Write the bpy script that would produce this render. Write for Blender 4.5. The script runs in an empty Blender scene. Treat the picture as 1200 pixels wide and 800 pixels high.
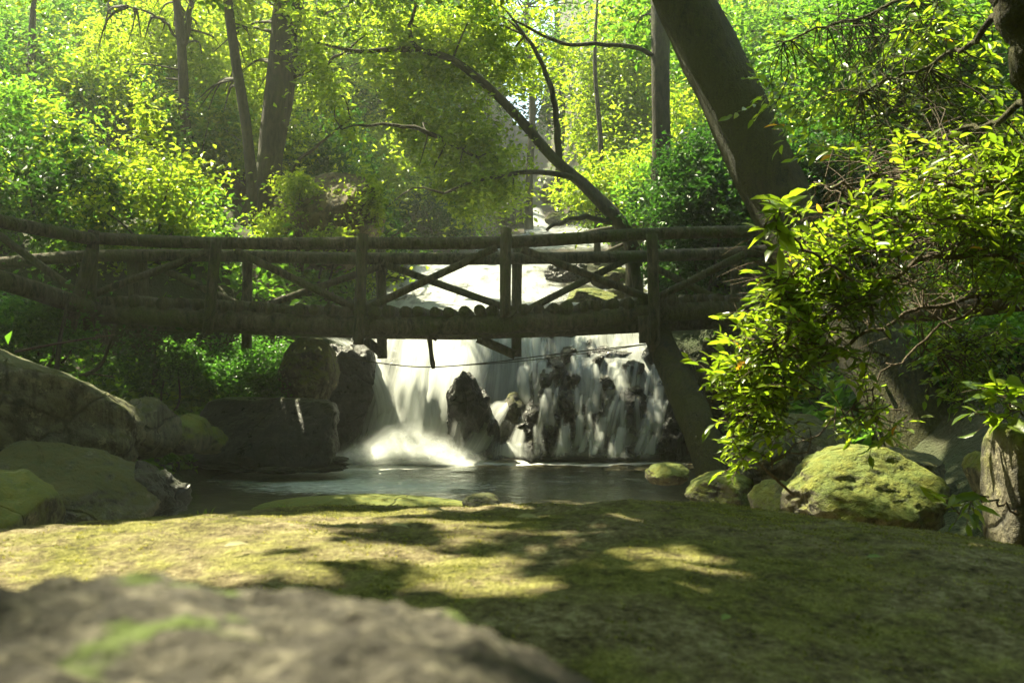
import bpy, bmesh, math, random
import numpy as np
from mathutils import Vector, Matrix, Euler, noise

random.seed(7)
RNG = np.random.default_rng(7)
SC = bpy.context.scene
COL = SC.collection
F = 1152.0            # focal length in photo pixels (photo 1200 x 800)
CZ = 1.8              # eye height above the pool

# ------------------------------------------------------------------ camera
cam = bpy.data.cameras.new('camera')
cam_o = bpy.data.objects.new('camera', cam)
COL.objects.link(cam_o)
cam_o.location = (0, 0, CZ)
cam_o.rotation_euler = (math.radians(90), 0, 0)
cam.sensor_width = 36
cam.lens = 36 * F / 1200
cam.clip_start = 0.05
cam.clip_end = 600
cam.dof.use_dof = True
cam.dof.focus_distance = 11
cam.dof.aperture_fstop = 6.3
SC.camera = cam_o

# ------------------------------------------------------------------ light
SUN = np.array([-0.44, 0.40, 0.95])
SUN /= np.linalg.norm(SUN)
SUN_EL = math.asin(SUN[2])
SUN_AZ = math.atan2(SUN[0], SUN[1])
world = bpy.data.worlds.new('World')
SC.world = world
world.use_nodes = True
wn = world.node_tree
sky = wn.nodes.new('ShaderNodeTexSky')
sky.sky_type = 'NISHITA'
sky.sun_disc = False
sky.sun_elevation = SUN_EL
sky.sun_rotation = SUN_AZ
wn.links.new(sky.outputs[0], wn.nodes['Background'].inputs[0])
wn.nodes['Background'].inputs[1].default_value = 0.115
sun = bpy.data.lights.new('sun', 'SUN')
sun.energy = 5.0
sun.angle = math.radians(0.53)
sun.color = (1.0, 0.93, 0.78)
sun_o = bpy.data.objects.new('sun', sun)
COL.objects.link(sun_o)
sun_o.rotation_euler = Vector(-SUN).to_track_quat('-Z', 'Y').to_euler()
SC.view_settings.view_transform = 'Standard'
SC.view_settings.look = 'None'
SC.view_settings.gamma = 1
SC.view_settings.exposure = 2.3
SC.view_settings.use_white_balance = True
SC.view_settings.white_balance_temperature = 7500
SC.view_settings.white_balance_tint = -2
SC.cycles.use_denoising = True
SC.cycles.max_bounces = 6
SC.cycles.diffuse_bounces = 3
SC.cycles.glossy_bounces = 2
SC.cycles.transmission_bounces = 4
SC.cycles.transparent_max_bounces = 24
SC.cycles.volume_bounces = 1
SC.cycles.sample_clamp_indirect = 6
SC.cycles.caustics_reflective = False
SC.cycles.caustics_refractive = False


# ------------------------------------------------------------------ helpers
def W(px, py, D):
    return np.array([(px - 600) / F * D, D, CZ + (400 - py) / F * D])


def ss(t):
    t = np.clip(t, 0, 1)
    return t * t * (3 - 2 * t)


def tag(o, label=None, cat=None, group=None, kind=None):
    if label: o['label'] = label
    if cat: o['category'] = cat
    if group: o['group'] = group
    if kind: o['kind'] = kind
    return o


def empty(name, loc, label, cat, group=None):
    o = bpy.data.objects.new(name, None)
    o.empty_display_size = 0.2
    COL.objects.link(o)
    o.location = tuple(loc)
    return tag(o, label, cat, group)


def obj(name, V, Fc, mat, parent=None, smooth=True, origin=None):
    """link vertices + faces (mixed list or an (n,k) array) as one mesh object"""
    V = np.asarray(V, dtype=np.float64)
    off = np.zeros(3)
    if parent is not None:
        off = np.array(parent.location)
        if parent.parent is not None:
            off = off + np.array(parent.parent.location)
    elif origin is not None:
        off = np.asarray(origin, float)
    V = V - off
    me = bpy.data.meshes.new(name)
    if isinstance(Fc, np.ndarray):
        n, k = Fc.shape
        me.vertices.add(len(V))
        me.vertices.foreach_set('co', V.astype(np.float32).ravel())
        me.loops.add(n * k)
        me.loops.foreach_set('vertex_index', Fc.astype(np.int32).ravel())
        me.polygons.add(n)
        me.polygons.foreach_set('loop_start', np.arange(0, n * k, k, dtype=np.int32))
        me.polygons.foreach_set('loop_total', np.full(n, k, dtype=np.int32))
        me.polygons.foreach_set('use_smooth', np.full(n, smooth))
        me.update(calc_edges=True)
    else:
        me.from_pydata([tuple(v) for v in V], [], Fc)
        me.update()
        if smooth:
            me.polygons.foreach_set('use_smooth', np.full(len(me.polygons), True))
    me.materials.append(mat)
    o = bpy.data.objects.new(name, me)
    COL.objects.link(o)
    if parent is not None:
        o.parent = parent
    elif origin is not None:
        o.location = tuple(off)
    return o


def resample(P, n):
    """smooth curve through rows of P (any number of columns), n rows out"""
    P = np.asarray(P, float)
    m = len(P)
    if m < 3:
        t = np.linspace(0, 1, n)[:, None]
        return P[0] * (1 - t) + P[-1] * t
    Q = np.vstack([2 * P[0] - P[1], P, 2 * P[-1] - P[-2]])
    out = []
    for t in np.linspace(0, m - 1 - 1e-9, n):
        i = int(t); f = t - i
        a, b, c, d = Q[i], Q[i + 1], Q[i + 2], Q[i + 3]
        out.append(0.5 * (2 * b + (c - a) * f + (2 * a - 5 * b + 4 * c - d) * f * f + (3 * b - a - 3 * c + d) * f ** 3))
    return np.array(out)


class MB:
    """collects pieces of one mesh"""
    def __init__(self):
        self.V = []; self.Fc = []; self.n = 0

    def add(self, V, Fc):
        self.V.append(np.asarray(V, float))
        self.Fc += [tuple(int(i) + self.n for i in f) for f in Fc]
        self.n += len(V)

    def tube(self, P, R, sides=8, bump=0.0, freq=3.0, seed=0, cap=True):
        P = np.asarray(P, float); n = len(P)
        R = np.full(n, R) if np.isscalar(R) else np.asarray(R, float)
        T = np.gradient(P, axis=0)
        T /= np.linalg.norm(T, axis=1)[:, None] + 1e-9
        ref = np.array([0, 0, 1.0]) if abs(T[0][2]) < 0.9 else np.array([0, 1.0, 0])
        u = np.cross(ref, T[0]); u /= np.linalg.norm(u)
        V = []
        for i in range(n):
            u = u - T[i] * np.dot(u, T[i]); u /= np.linalg.norm(u) + 1e-9
            w = np.cross(T[i], u)
            for k in range(sides):
                a = 2 * math.pi * k / sides
                d = u * math.cos(a) + w * math.sin(a)
                r = R[i]
                if bump:
                    q = P[i] * freq + d * 1.3
                    r *= 1 + bump * noise.fractal(Vector((q[0] + seed, q[1], q[2])), 0.8, 2.1, 3)
                V.append(P[i] + d * r)
        Fc = []
        for i in range(n - 1):
            for k in range(sides):
                k2 = (k + 1) % sides
                Fc.append((i * sides + k, i * sides + k2, (i + 1) * sides + k2, (i + 1) * sides + k))
        if cap:
            Fc.append(tuple(range(sides))[::-1])
            Fc.append(tuple((n - 1) * sides + k for k in range(sides)))
        self.add(V, Fc)

    def build(self, name, mat, parent=None, smooth=True, origin=None):
        return obj(name, np.vstack(self.V), self.Fc, mat, parent, smooth, origin)


# ------------------------------------------------------------------ materials
class NT:
    def __init__(self, name):
        self.m = bpy.data.materials.new(name)
        self.m.use_nodes = True
        self.t = self.m.node_tree
        self.t.nodes.clear()
        self.out = self.t.nodes.new('ShaderNodeOutputMaterial')

    def n(self, typ, ins=None, **props):
        x = self.t.nodes.new('ShaderNode' + typ)
        for k, v in props.items(): setattr(x, k, v)
        for k, v in (ins or {}).items():
            s = x.inputs[k]
            if isinstance(v, bpy.types.NodeSocket): self.t.links.new(v, s)
            else:
                if isinstance(v, tuple) and len(v) == 3 and s.type == 'RGBA': v = v + (1,)
                s.default_value = v
        return x

    def noise(self, vec, scale, detail=4, rough=0.55, dist=0.0):
        return self.n('TexNoise', {'Vector': vec, 'Scale': scale, 'Detail': detail, 'Roughness': rough, 'Distortion': dist}).outputs[0]

    def ramp(self, fac, stops, interp='LINEAR'):
        r = self.n('ValToRGB', {0: fac})
        e = r.color_ramp; e.interpolation = interp
        while len(e.elements) < len(stops): e.elements.new(0.5)
        for el, (p, c) in zip(e.elements, stops):
            el.position = p
            el.color = tuple(c) + (1,) if isinstance(c, tuple) else (c, c, c, 1)
        return r.outputs[0]

    def mix(self, f, a, b, blend='MIX'):
        x = self.n('Mix', data_type='RGBA', blend_type=blend)
        for i, v in ((0, f), (6, a), (7, b)):
            s = x.inputs[i]
            if isinstance(v, bpy.types.NodeSocket): self.t.links.new(v, s)
            elif i == 0: s.default_value = v
            else: s.default_value = tuple(v) + (1,)
        return x.outputs[2]

    def math(self, op, a, b=0.0, clamp=False):
        return self.n('Math', {0: a, 1: b}, operation=op, use_clamp=clamp).outputs[0]

    def obj_co(self):
        g = self.n('NewGeometry')
        return g.outputs['Position']

    def bump(self, h, strength=0.5, dist=0.03, normal=None):
        i = {'Height': h, 'Strength': strength, 'Distance': dist}
        if normal is not None: i['Normal'] = normal
        return self.n('Bump', i).outputs[0]

    def surf(self, sh):
        self.t.links.new(sh, self.out.inputs[0])
        return self.m


def rock_mat(name, base, light, moss=(0.07, 0.085, 0.015), moss_lo=0.45, moss_hi=0.7, up=0.35, rough=0.85, bs=1.0, scale=1.0):
    t = NT(name)
    p = t.obj_co()
    nz = t.n('SeparateXYZ', {0: t.n('NewGeometry').outputs['Normal']}).outputs[2]
    n1 = t.noise(p, 1.6 * scale, 6, 0.6, 0.3)
    n2 = t.noise(p, 9 * scale, 6, 0.65)
    n3 = t.noise(p, 45 * scale, 4, 0.7)
    vor = t.n('TexVoronoi', {'Vector': p, 'Scale': 16 * scale}).outputs[0]
    c = t.mix(t.ramp(n1, [(0.3, 0.0), (0.7, 1.0)]), base, light)
    c = t.mix(t.ramp(n2, [(0.36, 0.9), (0.52, 0.0)]), c, tuple(x * 0.3 for x in base))
    c = t.mix(t.ramp(n3, [(0.55, 0.0), (0.75, 0.55)]), c, tuple(min(1, x * 1.5) for x in light))
    stain = t.noise(t.n('Mapping', {0: p, 'Scale': (5 * scale, 5 * scale, 0.7 * scale)}).outputs[0], 1.0, 5, 0.7, 0.4)
    c = t.mix(t.ramp(stain, [(0.40, 0.8), (0.52, 0.0)]), c, tuple(x * 0.35 for x in base))
    lich = t.noise(p, 6.5 * scale, 8, 0.72)
    c = t.mix(t.ramp(lich, [(0.58, 0.0), (0.62, 0.7)]), c, tuple(min(1, x * 1.45) for x in light))
    crk = t.n('TexVoronoi', {'Vector': t.mix(0.25, p, t.n('TexNoise', {'Vector': p, 'Scale': 2.0 * scale, 'Detail': 4.0}).outputs['Color']), 'Scale': 1.3 * scale}, feature='DISTANCE_TO_EDGE').outputs[0]
    crf = t.ramp(crk, [(0.0, 1.0), (0.022, 0.0)])
    c = t.mix(t.math('MULTIPLY', crf, 0.75), c, tuple(x * 0.2 for x in base))
    m = t.math('ADD', t.math('MULTIPLY', nz, up), t.math('ADD', t.math('MULTIPLY', n1, 0.42), t.math('ADD', t.math('MULTIPLY', n2, 0.32), t.math('MULTIPLY', n3, 0.14))))
    mf = t.ramp(m, [(moss_lo, 0.0), (moss_hi, 1.0)])
    mc = t.mix(n3, tuple(x * 0.45 for x in moss), tuple(x * 1.7 for x in moss))
    mc = t.mix(t.ramp(n2, [(0.4, 0.0), (0.7, 0.8)]), mc, (moss[0] * 1.9, moss[1] * 1.35, moss[2] * 1.2))
    c = t.mix(mf, c, mc)
    h = t.math('ADD', t.math('MULTIPLY', n2, 1.0), t.math('ADD', t.math('MULTIPLY', n3, 0.45), t.math('SUBTRACT', t.math('MULTIPLY', vor, -0.25), t.math('MULTIPLY', crf, 0.5))))
    r = t.math('ADD', rough - 0.2, t.math('MULTIPLY', n2, 0.35), True)
    b = t.n('BsdfPrincipled', {'Base Color': c, 'Roughness': r, 'Normal': t.bump(h, 0.8 * bs, 0.06)})
    return t.surf(b.outputs[0])


def mound_mat():
    t = NT('mossy_stone')
    p = t.obj_co()
    a = t.noise(p, 2.6, 7, 0.62, 0.4); b = t.noise(p, 13, 6, 0.7); c_ = t.noise(p, 60, 4, 0.7); d = t.noise(p, 190, 2)
    c = t.ramp(t.math('ADD', t.math('MULTIPLY', b, 0.5), t.math('MULTIPLY', c_, 0.5)), [(0.36, (0.03, 0.022, 0.011)), (0.5, (0.19, 0.155, 0.085)), (0.64, (0.45, 0.40, 0.27))])
    m1 = t.ramp(c_, [(0.3, (0.018, 0.024, 0.005)), (0.55, (0.115, 0.115, 0.02)), (0.75, (0.36, 0.34, 0.10))])
    m2 = t.ramp(d, [(0.3, (0.09, 0.092, 0.016)), (0.7, (0.42, 0.39, 0.14))])
    mm = t.mix(t.ramp(b, [(0.42, 0.0), (0.6, 0.7)]), m1, m2)
    f = t.math('ADD', t.math('MULTIPLY', a, 0.57), t.math('ADD', t.math('MULTIPLY', b, 0.3), t.math('MULTIPLY', c_, 0.12)))
    c = t.mix(t.ramp(f, [(0.45, 0.0), (0.54, 0.92)]), c, mm)
    h = t.math('ADD', t.math('MULTIPLY', b, 0.8), t.math('ADD', t.math('MULTIPLY', c_, 0.5), t.math('MULTIPLY', d, 0.25)))
    s_ = t.n('BsdfPrincipled', {'Base Color': c, 'Roughness': 0.95, 'Specular IOR Level': 0.2, 'Normal': t.bump(h, 1.0, 0.035)})
    return t.surf(s_.outputs[0])


def leaf_mat(name, dark, mid, lite, trans, tw=0.5, rough=0.42, nscale=0.7, odd=None):
    t = NT(name)
    p = t.obj_co()
    rnd = t.n('NewGeometry').outputs['Random Per Island']
    nn = t.noise(p, nscale, 3)
    v = t.math('ADD', t.math('MULTIPLY', rnd, 0.6), t.math('MULTIPLY', nn, 0.7))
    c = t.ramp(v, [(0.25, dark), (0.65, mid), (1.0, lite)])
    if odd:
        c = t.mix(t.math('GREATER_THAN', rnd, odd[1]), c, odd[0])
    tc = t.mix(1.0, c, trans, 'MULTIPLY')
    d = t.n('BsdfPrincipled', {'Base Color': c, 'Roughness': rough, 'Specular IOR Level': 0.4})
    tr = t.n('BsdfTranslucent', {'Color': tc})
    a = t.n('MixShader', {0: tw, 1: d.outputs[0], 2: tr.outputs[0]})
    return t.surf(a.outputs[0])


def bark_mat(name, dark, lite, moss=(0.06, 0.07, 0.012), ml=0.6, mh=0.85, bs=1.0, sc=1.0):
    t = NT(name)
    p = t.obj_co()
    mp = t.n('Mapping', {0: p, 'Scale': (1, 1, 0.28)}).outputs[0]
    n1 = t.noise(mp, 16 * sc, 6, 0.65, 0.4)
    n2 = t.noise(p, 2.2 * sc, 5, 0.6)
    n3 = t.noise(p, 55 * sc, 3, 0.7)
    c = t.mix(t.ramp(n1, [(0.35, 0.0), (0.65, 1.0)]), dark, lite)
    mm = t.math('ADD', t.math('MULTIPLY', n2, 0.8), t.math('MULTIPLY', n3, 0.4))
    mc = t.mix(n3, tuple(x * 0.5 for x in moss), tuple(x * 1.6 for x in moss))
    c = t.mix(t.ramp(mm, [(ml, 0.0), (mh, 1.0)]), c, mc)
    h = t.math('ADD', n1, t.math('MULTIPLY', n3, 0.4))
    b = t.n('BsdfPrincipled', {'Base Color': c, 'Roughness': 0.9, 'Normal': t.bump(h, 0.9 * bs, 0.04)})
    return t.surf(b.outputs[0])


M = {}
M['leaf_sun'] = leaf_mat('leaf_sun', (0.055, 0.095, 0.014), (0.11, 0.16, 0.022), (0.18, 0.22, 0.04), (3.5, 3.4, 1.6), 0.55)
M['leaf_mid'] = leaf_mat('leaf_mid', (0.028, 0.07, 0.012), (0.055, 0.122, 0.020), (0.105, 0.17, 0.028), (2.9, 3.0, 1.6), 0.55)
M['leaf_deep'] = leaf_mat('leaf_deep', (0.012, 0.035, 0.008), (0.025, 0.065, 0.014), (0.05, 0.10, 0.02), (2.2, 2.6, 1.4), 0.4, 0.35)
M['leaf_fern'] = leaf_mat('leaf_fern', (0.025, 0.07, 0.015), (0.055, 0.135, 0.025), (0.10, 0.20, 0.04), (2.0, 2.3, 1.3), 0.45)
M['leaf_bush'] = leaf_mat('leaf_bush', (0.05, 0.09, 0.012), (0.10, 0.155, 0.018), (0.17, 0.22, 0.03), (2.8, 2.8, 1.4), 0.5, 0.3, 1.5, ((0.36, 0.19, 0.03), 0.994))
M['bark'] = bark_mat('bark', (0.018, 0.014, 0.009), (0.07, 0.055, 0.035))
M['bark_moss'] = bark_mat('bark_moss', (0.012, 0.010, 0.006), (0.075, 0.056, 0.024), (0.06, 0.06, 0.008), 0.46, 0.66, 2.2)
M['twig'] = bark_mat('twig', (0.05, 0.035, 0.022), (0.14, 0.10, 0.06), sc=2, ml=0.75, mh=1.0)
M['log'] = bark_mat('log', (0.020, 0.015, 0.010), (0.15, 0.118, 0.08), (0.065, 0.08, 0.015), 0.54, 0.74, bs=1.8)
M['rock_grey'] = rock_mat('rock_grey', (0.085, 0.078, 0.056), (0.25, 0.23, 0.175), moss_lo=0.60, moss_hi=0.72, bs=1.3, moss=(0.05, 0.062, 0.012))
def near_mat():
    t = NT('rock_near')
    p = t.obj_co()
    n1 = t.noise(p, 60, 5, 0.7); n2 = t.noise(p, 22, 4, 0.6, 0.5); n3 = t.noise(p, 9, 3)
    v = t.n('TexVoronoi', {'Vector': p, 'Scale': 75}).outputs['Color']
    c = t.ramp(n1, [(0.41, (0.005, 0.004, 0.003)), (0.5, (0.038, 0.032, 0.021)), (0.60, (0.17, 0.15, 0.11))])
    c = t.mix(t.ramp(n2, [(0.45, 0.9), (0.56, 0.0)]), c, (0.016, 0.012, 0.008))
    vv = t.n('SeparateXYZ', {0: v}).outputs[0]
    c = t.mix(t.math('MULTIPLY', vv, 0.4), c, (0.085, 0.074, 0.053))
    c = t.mix(t.ramp(t.math('ADD', t.math('MULTIPLY', n3, 0.7), t.math('MULTIPLY', n2, 0.4)), [(0.655, 0.0), (0.70, 0.9)]), c, (0.07, 0.105, 0.012))
    b = t.n('BsdfPrincipled', {'Base Color': c, 'Roughness': 0.9, 'Normal': t.bump(t.math('ADD', n1, t.math('MULTIPLY', n2, 1.2)), 1.0, 0.02)})
    return t.surf(b.outputs[0])


M['rock_near'] = near_mat()
M['rock_mossy'] = rock_mat('rock_mossy', (0.07, 0.06, 0.04), (0.26, 0.23, 0.15), moss=(0.095, 0.125, 0.014), moss_lo=0.44, moss_hi=0.60, up=0.25, bs=1.2)
M['rock_wet'] = rock_mat('rock_wet', (0.010, 0.0095, 0.008), (0.032, 0.031, 0.028), moss=(0.032, 0.042, 0.008), moss_lo=0.68, moss_hi=0.92, rough=0.34, bs=1.5)
M['rock_tan'] = rock_mat('rock_tan', (0.09, 0.062, 0.034), (0.22, 0.155, 0.085), moss_lo=0.60, moss_hi=0.85, scale=0.8)


def ground_mat():
    t = NT('forest_floor')
    p = t.obj_co()
    n1 = t.noise(p, 0.5, 5); n2 = t.noise(p, 7, 5, 0.7); n3 = t.noise(p, 30, 3)
    c = t.mix(n2, (0.018, 0.013, 0.008), (0.075, 0.055, 0.03))
    c = t.mix(t.ramp(n1, [(0.4, 0.0), (0.6, 0.85)]), c, (0.03, 0.05, 0.012))
    h = t.math('ADD', n2, t.math('MULTIPLY', n3, 0.5))
    b = t.n('BsdfPrincipled', {'Base Color': c, 'Roughness': 0.95, 'Normal': t.bump(h, 1.0, 0.08)})
    return t.surf(b.outputs[0])


M['ground'] = ground_mat()


def pool_mat():
    t = NT('pool_water')
    p = t.obj_co()
    mp = t.n('Mapping', {0: p, 'Scale': (1.0, 2.3, 1)}).outputs[0]
    n1 = t.noise(mp, 2.6, 4, 0.55, 0.6); n2 = t.noise(mp, 9, 3)
    h = t.math('ADD', n1, t.math('MULTIPLY', n2, 0.35))
    bn = t.bump(h, 0.30, 0.12)
    foam = t.n('Attribute', attribute_name='foam').outputs['Fac']
    g = t.n('BsdfGlossy', {'Color': (0.9, 0.95, 0.92), 'Roughness': 0.10, 'Normal': bn})
    d = t.n('BsdfDiffuse', {'Color': (0.13, 0.115, 0.068), 'Normal': bn})
    tr = t.n('BsdfTransparent', {'Color': (0.42, 0.40, 0.22)})
    body = t.n('MixShader', {0: 0.32, 1: d.outputs[0], 2: tr.outputs[0]})
    fr = t.n('Fresnel', {'IOR': 1.33, 'Normal': bn})
    a = t.n('MixShader', {0: t.math('MULTIPLY', fr.outputs[0], 1.0), 1: body.outputs[0], 2: g.outputs[0]})
    fn = t.noise(t.n('Mapping', {0: p, 'Scale': (1, 3.2, 1)}).outputs[0], 5, 6, 0.7, 1.0)
    ff = t.ramp(t.math('ADD', foam, t.math('SUBTRACT', fn, 1.0)), [(0.0, 0.0), (0.42, 1.0)])
    wht = t.n('BsdfDiffuse', {'Color': (0.78, 0.80, 0.77)})
    a2 = t.n('MixShader', {0: ff, 1: a.outputs[0], 2: wht.outputs[0]})
    return t.surf(a2.outputs[0])


M['pool'] = pool_mat()


def fall_mat(name, su=11.0, sv=0.55, lo=0.28, hi=0.72, tint=(0.80, 0.83, 0.80)):
    t = NT(name)
    uv = t.n('UVMap', uv_map='flow').outputs[0]
    n1 = t.noise(t.n('Mapping', {0: uv, 'Scale': (su, sv, 1)}).outputs[0], 1.0, 5, 0.6, 0.5)
    n2 = t.noise(t.n('Mapping', {0: uv, 'Scale': (su * 0.28, sv * 1.3, 1)}).outputs[0], 1.0, 4, 0.55, 0.8)
    op = t.n('Attribute', attribute_name='op').outputs['Fac']
    s = t.math('ADD', t.math('MULTIPLY', n1, 0.6), t.math('MULTIPLY', n2, 0.4))
    s = t.ramp(s, [(lo, 0.0), (hi, 1.0)])
    # strong sheets stay filled between their streaks, thin veils break up
    a = t.math('MULTIPLY', op, t.math('ADD', t.math('MULTIPLY', s, 1.15), t.math('MULTIPLY', t.math('SUBTRACT', op, 0.45), 0.9), True), True)
    gn = t.n('NewGeometry').outputs['Normal']
    up = t.n('VectorMath', {0: gn, 1: (0.75, 0.75, 0.75)}, operation='MULTIPLY').outputs[0]
    up = t.n('VectorMath', {0: up, 1: (0.0, 0.0, 0.6)}, operation='ADD').outputs[0]
    up = t.n('VectorMath', {0: up}, operation='NORMALIZE').outputs[0]
    d = t.n('BsdfDiffuse', {'Color': tint, 'Normal': up})
    tl = t.n('BsdfTranslucent', {'Color': tint})
    w = t.n('MixShader', {0: 0.35, 1: d.outputs[0], 2: tl.outputs[0]})
    tr = t.n('BsdfTransparent')
    m = t.n('MixShader', {0: a, 1: tr.outputs[0], 2: w.outputs[0]})
    return t.surf(m.outputs[0])


M['fall'] = fall_mat('falling_water')
M['stream'] = fall_mat('stream_water', 6.0, 0.8, 0.34, 0.66, (0.62, 0.65, 0.64))


# ------------------------------------------------------------------ terrain
def bed(y):
    return np.interp(y, [-5, 15.3, 16.1, 18, 24, 30, 36, 60, 110], [-0.55, -0.55, 1.75, 2.2, 3.55, 4.5, 6.1, 12, 26])


def stream_c(y):
    return np.interp(y, [0, 5, 10, 15, 17, 24, 36, 60], [-1.2, -1.1, -0.95, -0.1, 0.1, 0.35, 0.75, 1.5])


def stream_w(y):
    return np.interp(y, [0, 5, 10, 15, 17, 24, 30, 36, 60], [2.6, 2.8, 3.3, 2.9, 2.7, 1.9, 1.3, 0.9, 0.8])


def terr(x, y):
    x = np.asarray(x, float); y = np.asarray(y, float)
    dx = x - stream_c(y)
    d = np.abs(dx) - stream_w(y)
    b = bed(y)
    fl = 1.15 * ss(d / 3.0) + 0.16 * np.maximum(d - 2, 0)
    fr = (2.1 * ss(d / 2.2) + 0.30 * np.maximum(d - 1.5, 0)) * np.interp(y, [4, 8, 12], [0.35, 0.6, 1.0])
    f = np.where(dx < 0, fl, fr)
    top = np.maximum(b, 0.0) + f + 0.22 * np.maximum(0, y - 17) * ss(d / 6)
    z = b + (top - b) * ss(d / 0.6)
    side = np.maximum(0, np.abs(x) - 11) * 1.15 * np.interp(y, [10, 22], [1, 0.0])
    rear = np.maximum(0, -4 - y) * 1.6  # unseen slopes, beside and behind the eye, added to block low sky
    return z + np.minimum(np.maximum(side, rear), 26)


def make_ground():
    def axis(lo, hi, dens, n):
        t = np.linspace(-1, 1, n)
        s = np.sinh(t * dens) / np.sinh(dens)
        return np.where(s < 0, -s * lo, s * hi)
    X = axis(-70, 70, 3.0, 190)
    Y = np.concatenate([np.linspace(-40, -4.6, 20), np.linspace(-4, 2, 8), np.linspace(2.3, 30, 150), np.linspace(30.6, 60, 50), np.linspace(61, 115, 30)])
    gx, gy = np.meshgrid(X, Y)
    z = terr(gx, gy)
    dd = np.abs(gx - stream_c(gy)) - stream_w(gy)
    amp = 0.10 + 0.25 * ss(dd / 3)
    nz = np.array([noise.fractal(Vector((a * 0.7, b * 0.7, 3)), 0.8, 2.1, 4) for a, b in zip(gx.ravel(), gy.ravel())]).reshape(gx.shape)
    z = z + nz * amp
    V = np.stack([gx, gy, z], -1).reshape(-1, 3)
    ny, nx = gx.shape
    idx = np.arange(ny * nx).reshape(ny, nx)
    Fq = np.stack([idx[:-1, :-1], idx[:-1, 1:], idx[1:, 1:], idx[1:, :-1]], -1).reshape(-1, 4)
    o = obj('ground', V, Fq, M['ground'])
    tag(o, kind='structure')


make_ground()


# ------------------------------------------------------------------ pool and falling water
def attr(o, name, vals):
    a = o.data.attributes.new(name, 'FLOAT', 'POINT')
    a.data.foreach_set('value', np.asarray(vals, dtype=np.float32).ravel())


def make_pool():
    X = np.linspace(-7, 4.2, 200); Y = np.linspace(1.0, 16.0, 240)
    gx, gy = np.meshgrid(X, Y)
    n = np.array([noise.fractal(Vector((a * 1.3, b * 2.6, 0)), 0.8, 2.1, 3) for a, b in zip(gx.ravel(), gy.ravel())]).reshape(gx.shape)
    n9 = np.array([noise.noise(Vector((a * 4.0, b * 7.5, 4))) for a, b in zip(gx.ravel(), gy.ravel())]).reshape(gx.shape)
    turb = 0.45 + 1.0 * ss((gy - 12.5) / 2.5)
    z = (n * 0.03 + n9 * 0.012) * turb
    # the spill below the dark wedge rock, where the pool drops towards the left
    spill = np.exp(-(((gx + 2.75) / 0.5) ** 2 + ((gy - 9.0) / 0.9) ** 2))
    z = z + spill * 0.05 * (1 + 2 * n)
    foam = 1.25 * np.exp(-(((gx + 1.65) / 1.25) ** 2 + ((gy - 15.1) / 1.0) ** 2))
    foam += 1.0 * np.exp(-(((gx - 0.7) / 1.9) ** 4 + ((gy - 14.55) / 0.30) ** 2))
    foam += 0.80 * np.exp(-(((gx + 3.2) / 1.6) ** 2 + ((gy - 13.6) / 0.8) ** 2))
    foam += 0.66 * np.exp(-(((gx + 1.7) / 2.0) ** 2 + ((gy - 12.2) / 0.9) ** 2))
    foam += 0.16 + 0.8 * spill
    V = np.stack([gx, gy, z], -1).reshape(-1, 3)
    ny, nx = gx.shape
    idx = np.arange(ny * nx).reshape(ny, nx)
    Fq = np.stack([idx[:-1, :-1], idx[:-1, 1:], idx[1:, 1:], idx[1:, :-1]], -1).reshape(-1, 4)
    o = obj('pool_water', V, Fq, M['pool'])
    attr(o, 'foam', foam)
    tag(o, kind='structure')


make_pool()


def ribbons(name, specs, mat, rows=30, cols=16):
    """one water object of several flowing sheets: spec = ([(px,py,D,halfwidth_px)...], opacity)"""
    Vs, Fs, op, uv = [], [], [], []
    base = 0
    for si, (pts, o_) in enumerate(specs):
        P = resample([(*W(a, b, D), hw / F * D) for a, b, D, hw in pts], rows)
        L = np.concatenate([[0], np.cumsum(np.linalg.norm(np.diff(P[:, :3], axis=0), axis=1))])
        for i in range(rows):
            for k in range(cols):
                u = -1 + 2 * k / (cols - 1)
                x = P[i, 0] + u * P[i, 3]
                bul = 0.16 * P[i, 3] * (1 - u * u)
                q = Vector((x * 5 + si * 7, L[i] * 1.2, si))
                nn = noise.noise(q)
                Vs.append((x, P[i, 1] - bul - 0.04 * nn, P[i, 2] + 0.03 * noise.noise(q * 2)))
                ef = max(0.0, 1 - abs(u) ** 3) if P[:, 3].max() > 0.13 else (1 - u * u) ** 1.6
                t = i / (rows - 1)
                op.append(o_ * ef * float(ss(t * 3.5 + 0.05)) * float(ss((1 - t) * 4 + 0.1)))
                uv.append((u * P[i, 3] + si * 3.7, L[i] + si * 1.3))
        idx = np.arange(rows * cols).reshape(rows, cols) + base
        Fs.append(np.stack([idx[:-1, :-1], idx[:-1, 1:], idx[1:, 1:], idx[1:, :-1]], -1).reshape(-1, 4))
        base += rows * cols
    Fq = np.vstack(Fs)
    o = obj(name, Vs, Fq, mat)
    attr(o, 'op', op)
    l = o.data.uv_layers.new(name='flow')
    uv = np.array(uv)
    l.data.foreach_set('uv', uv[Fq.ravel()].astype(np.float32).ravel())
    tag(o, kind='structure')
    return o


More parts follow.
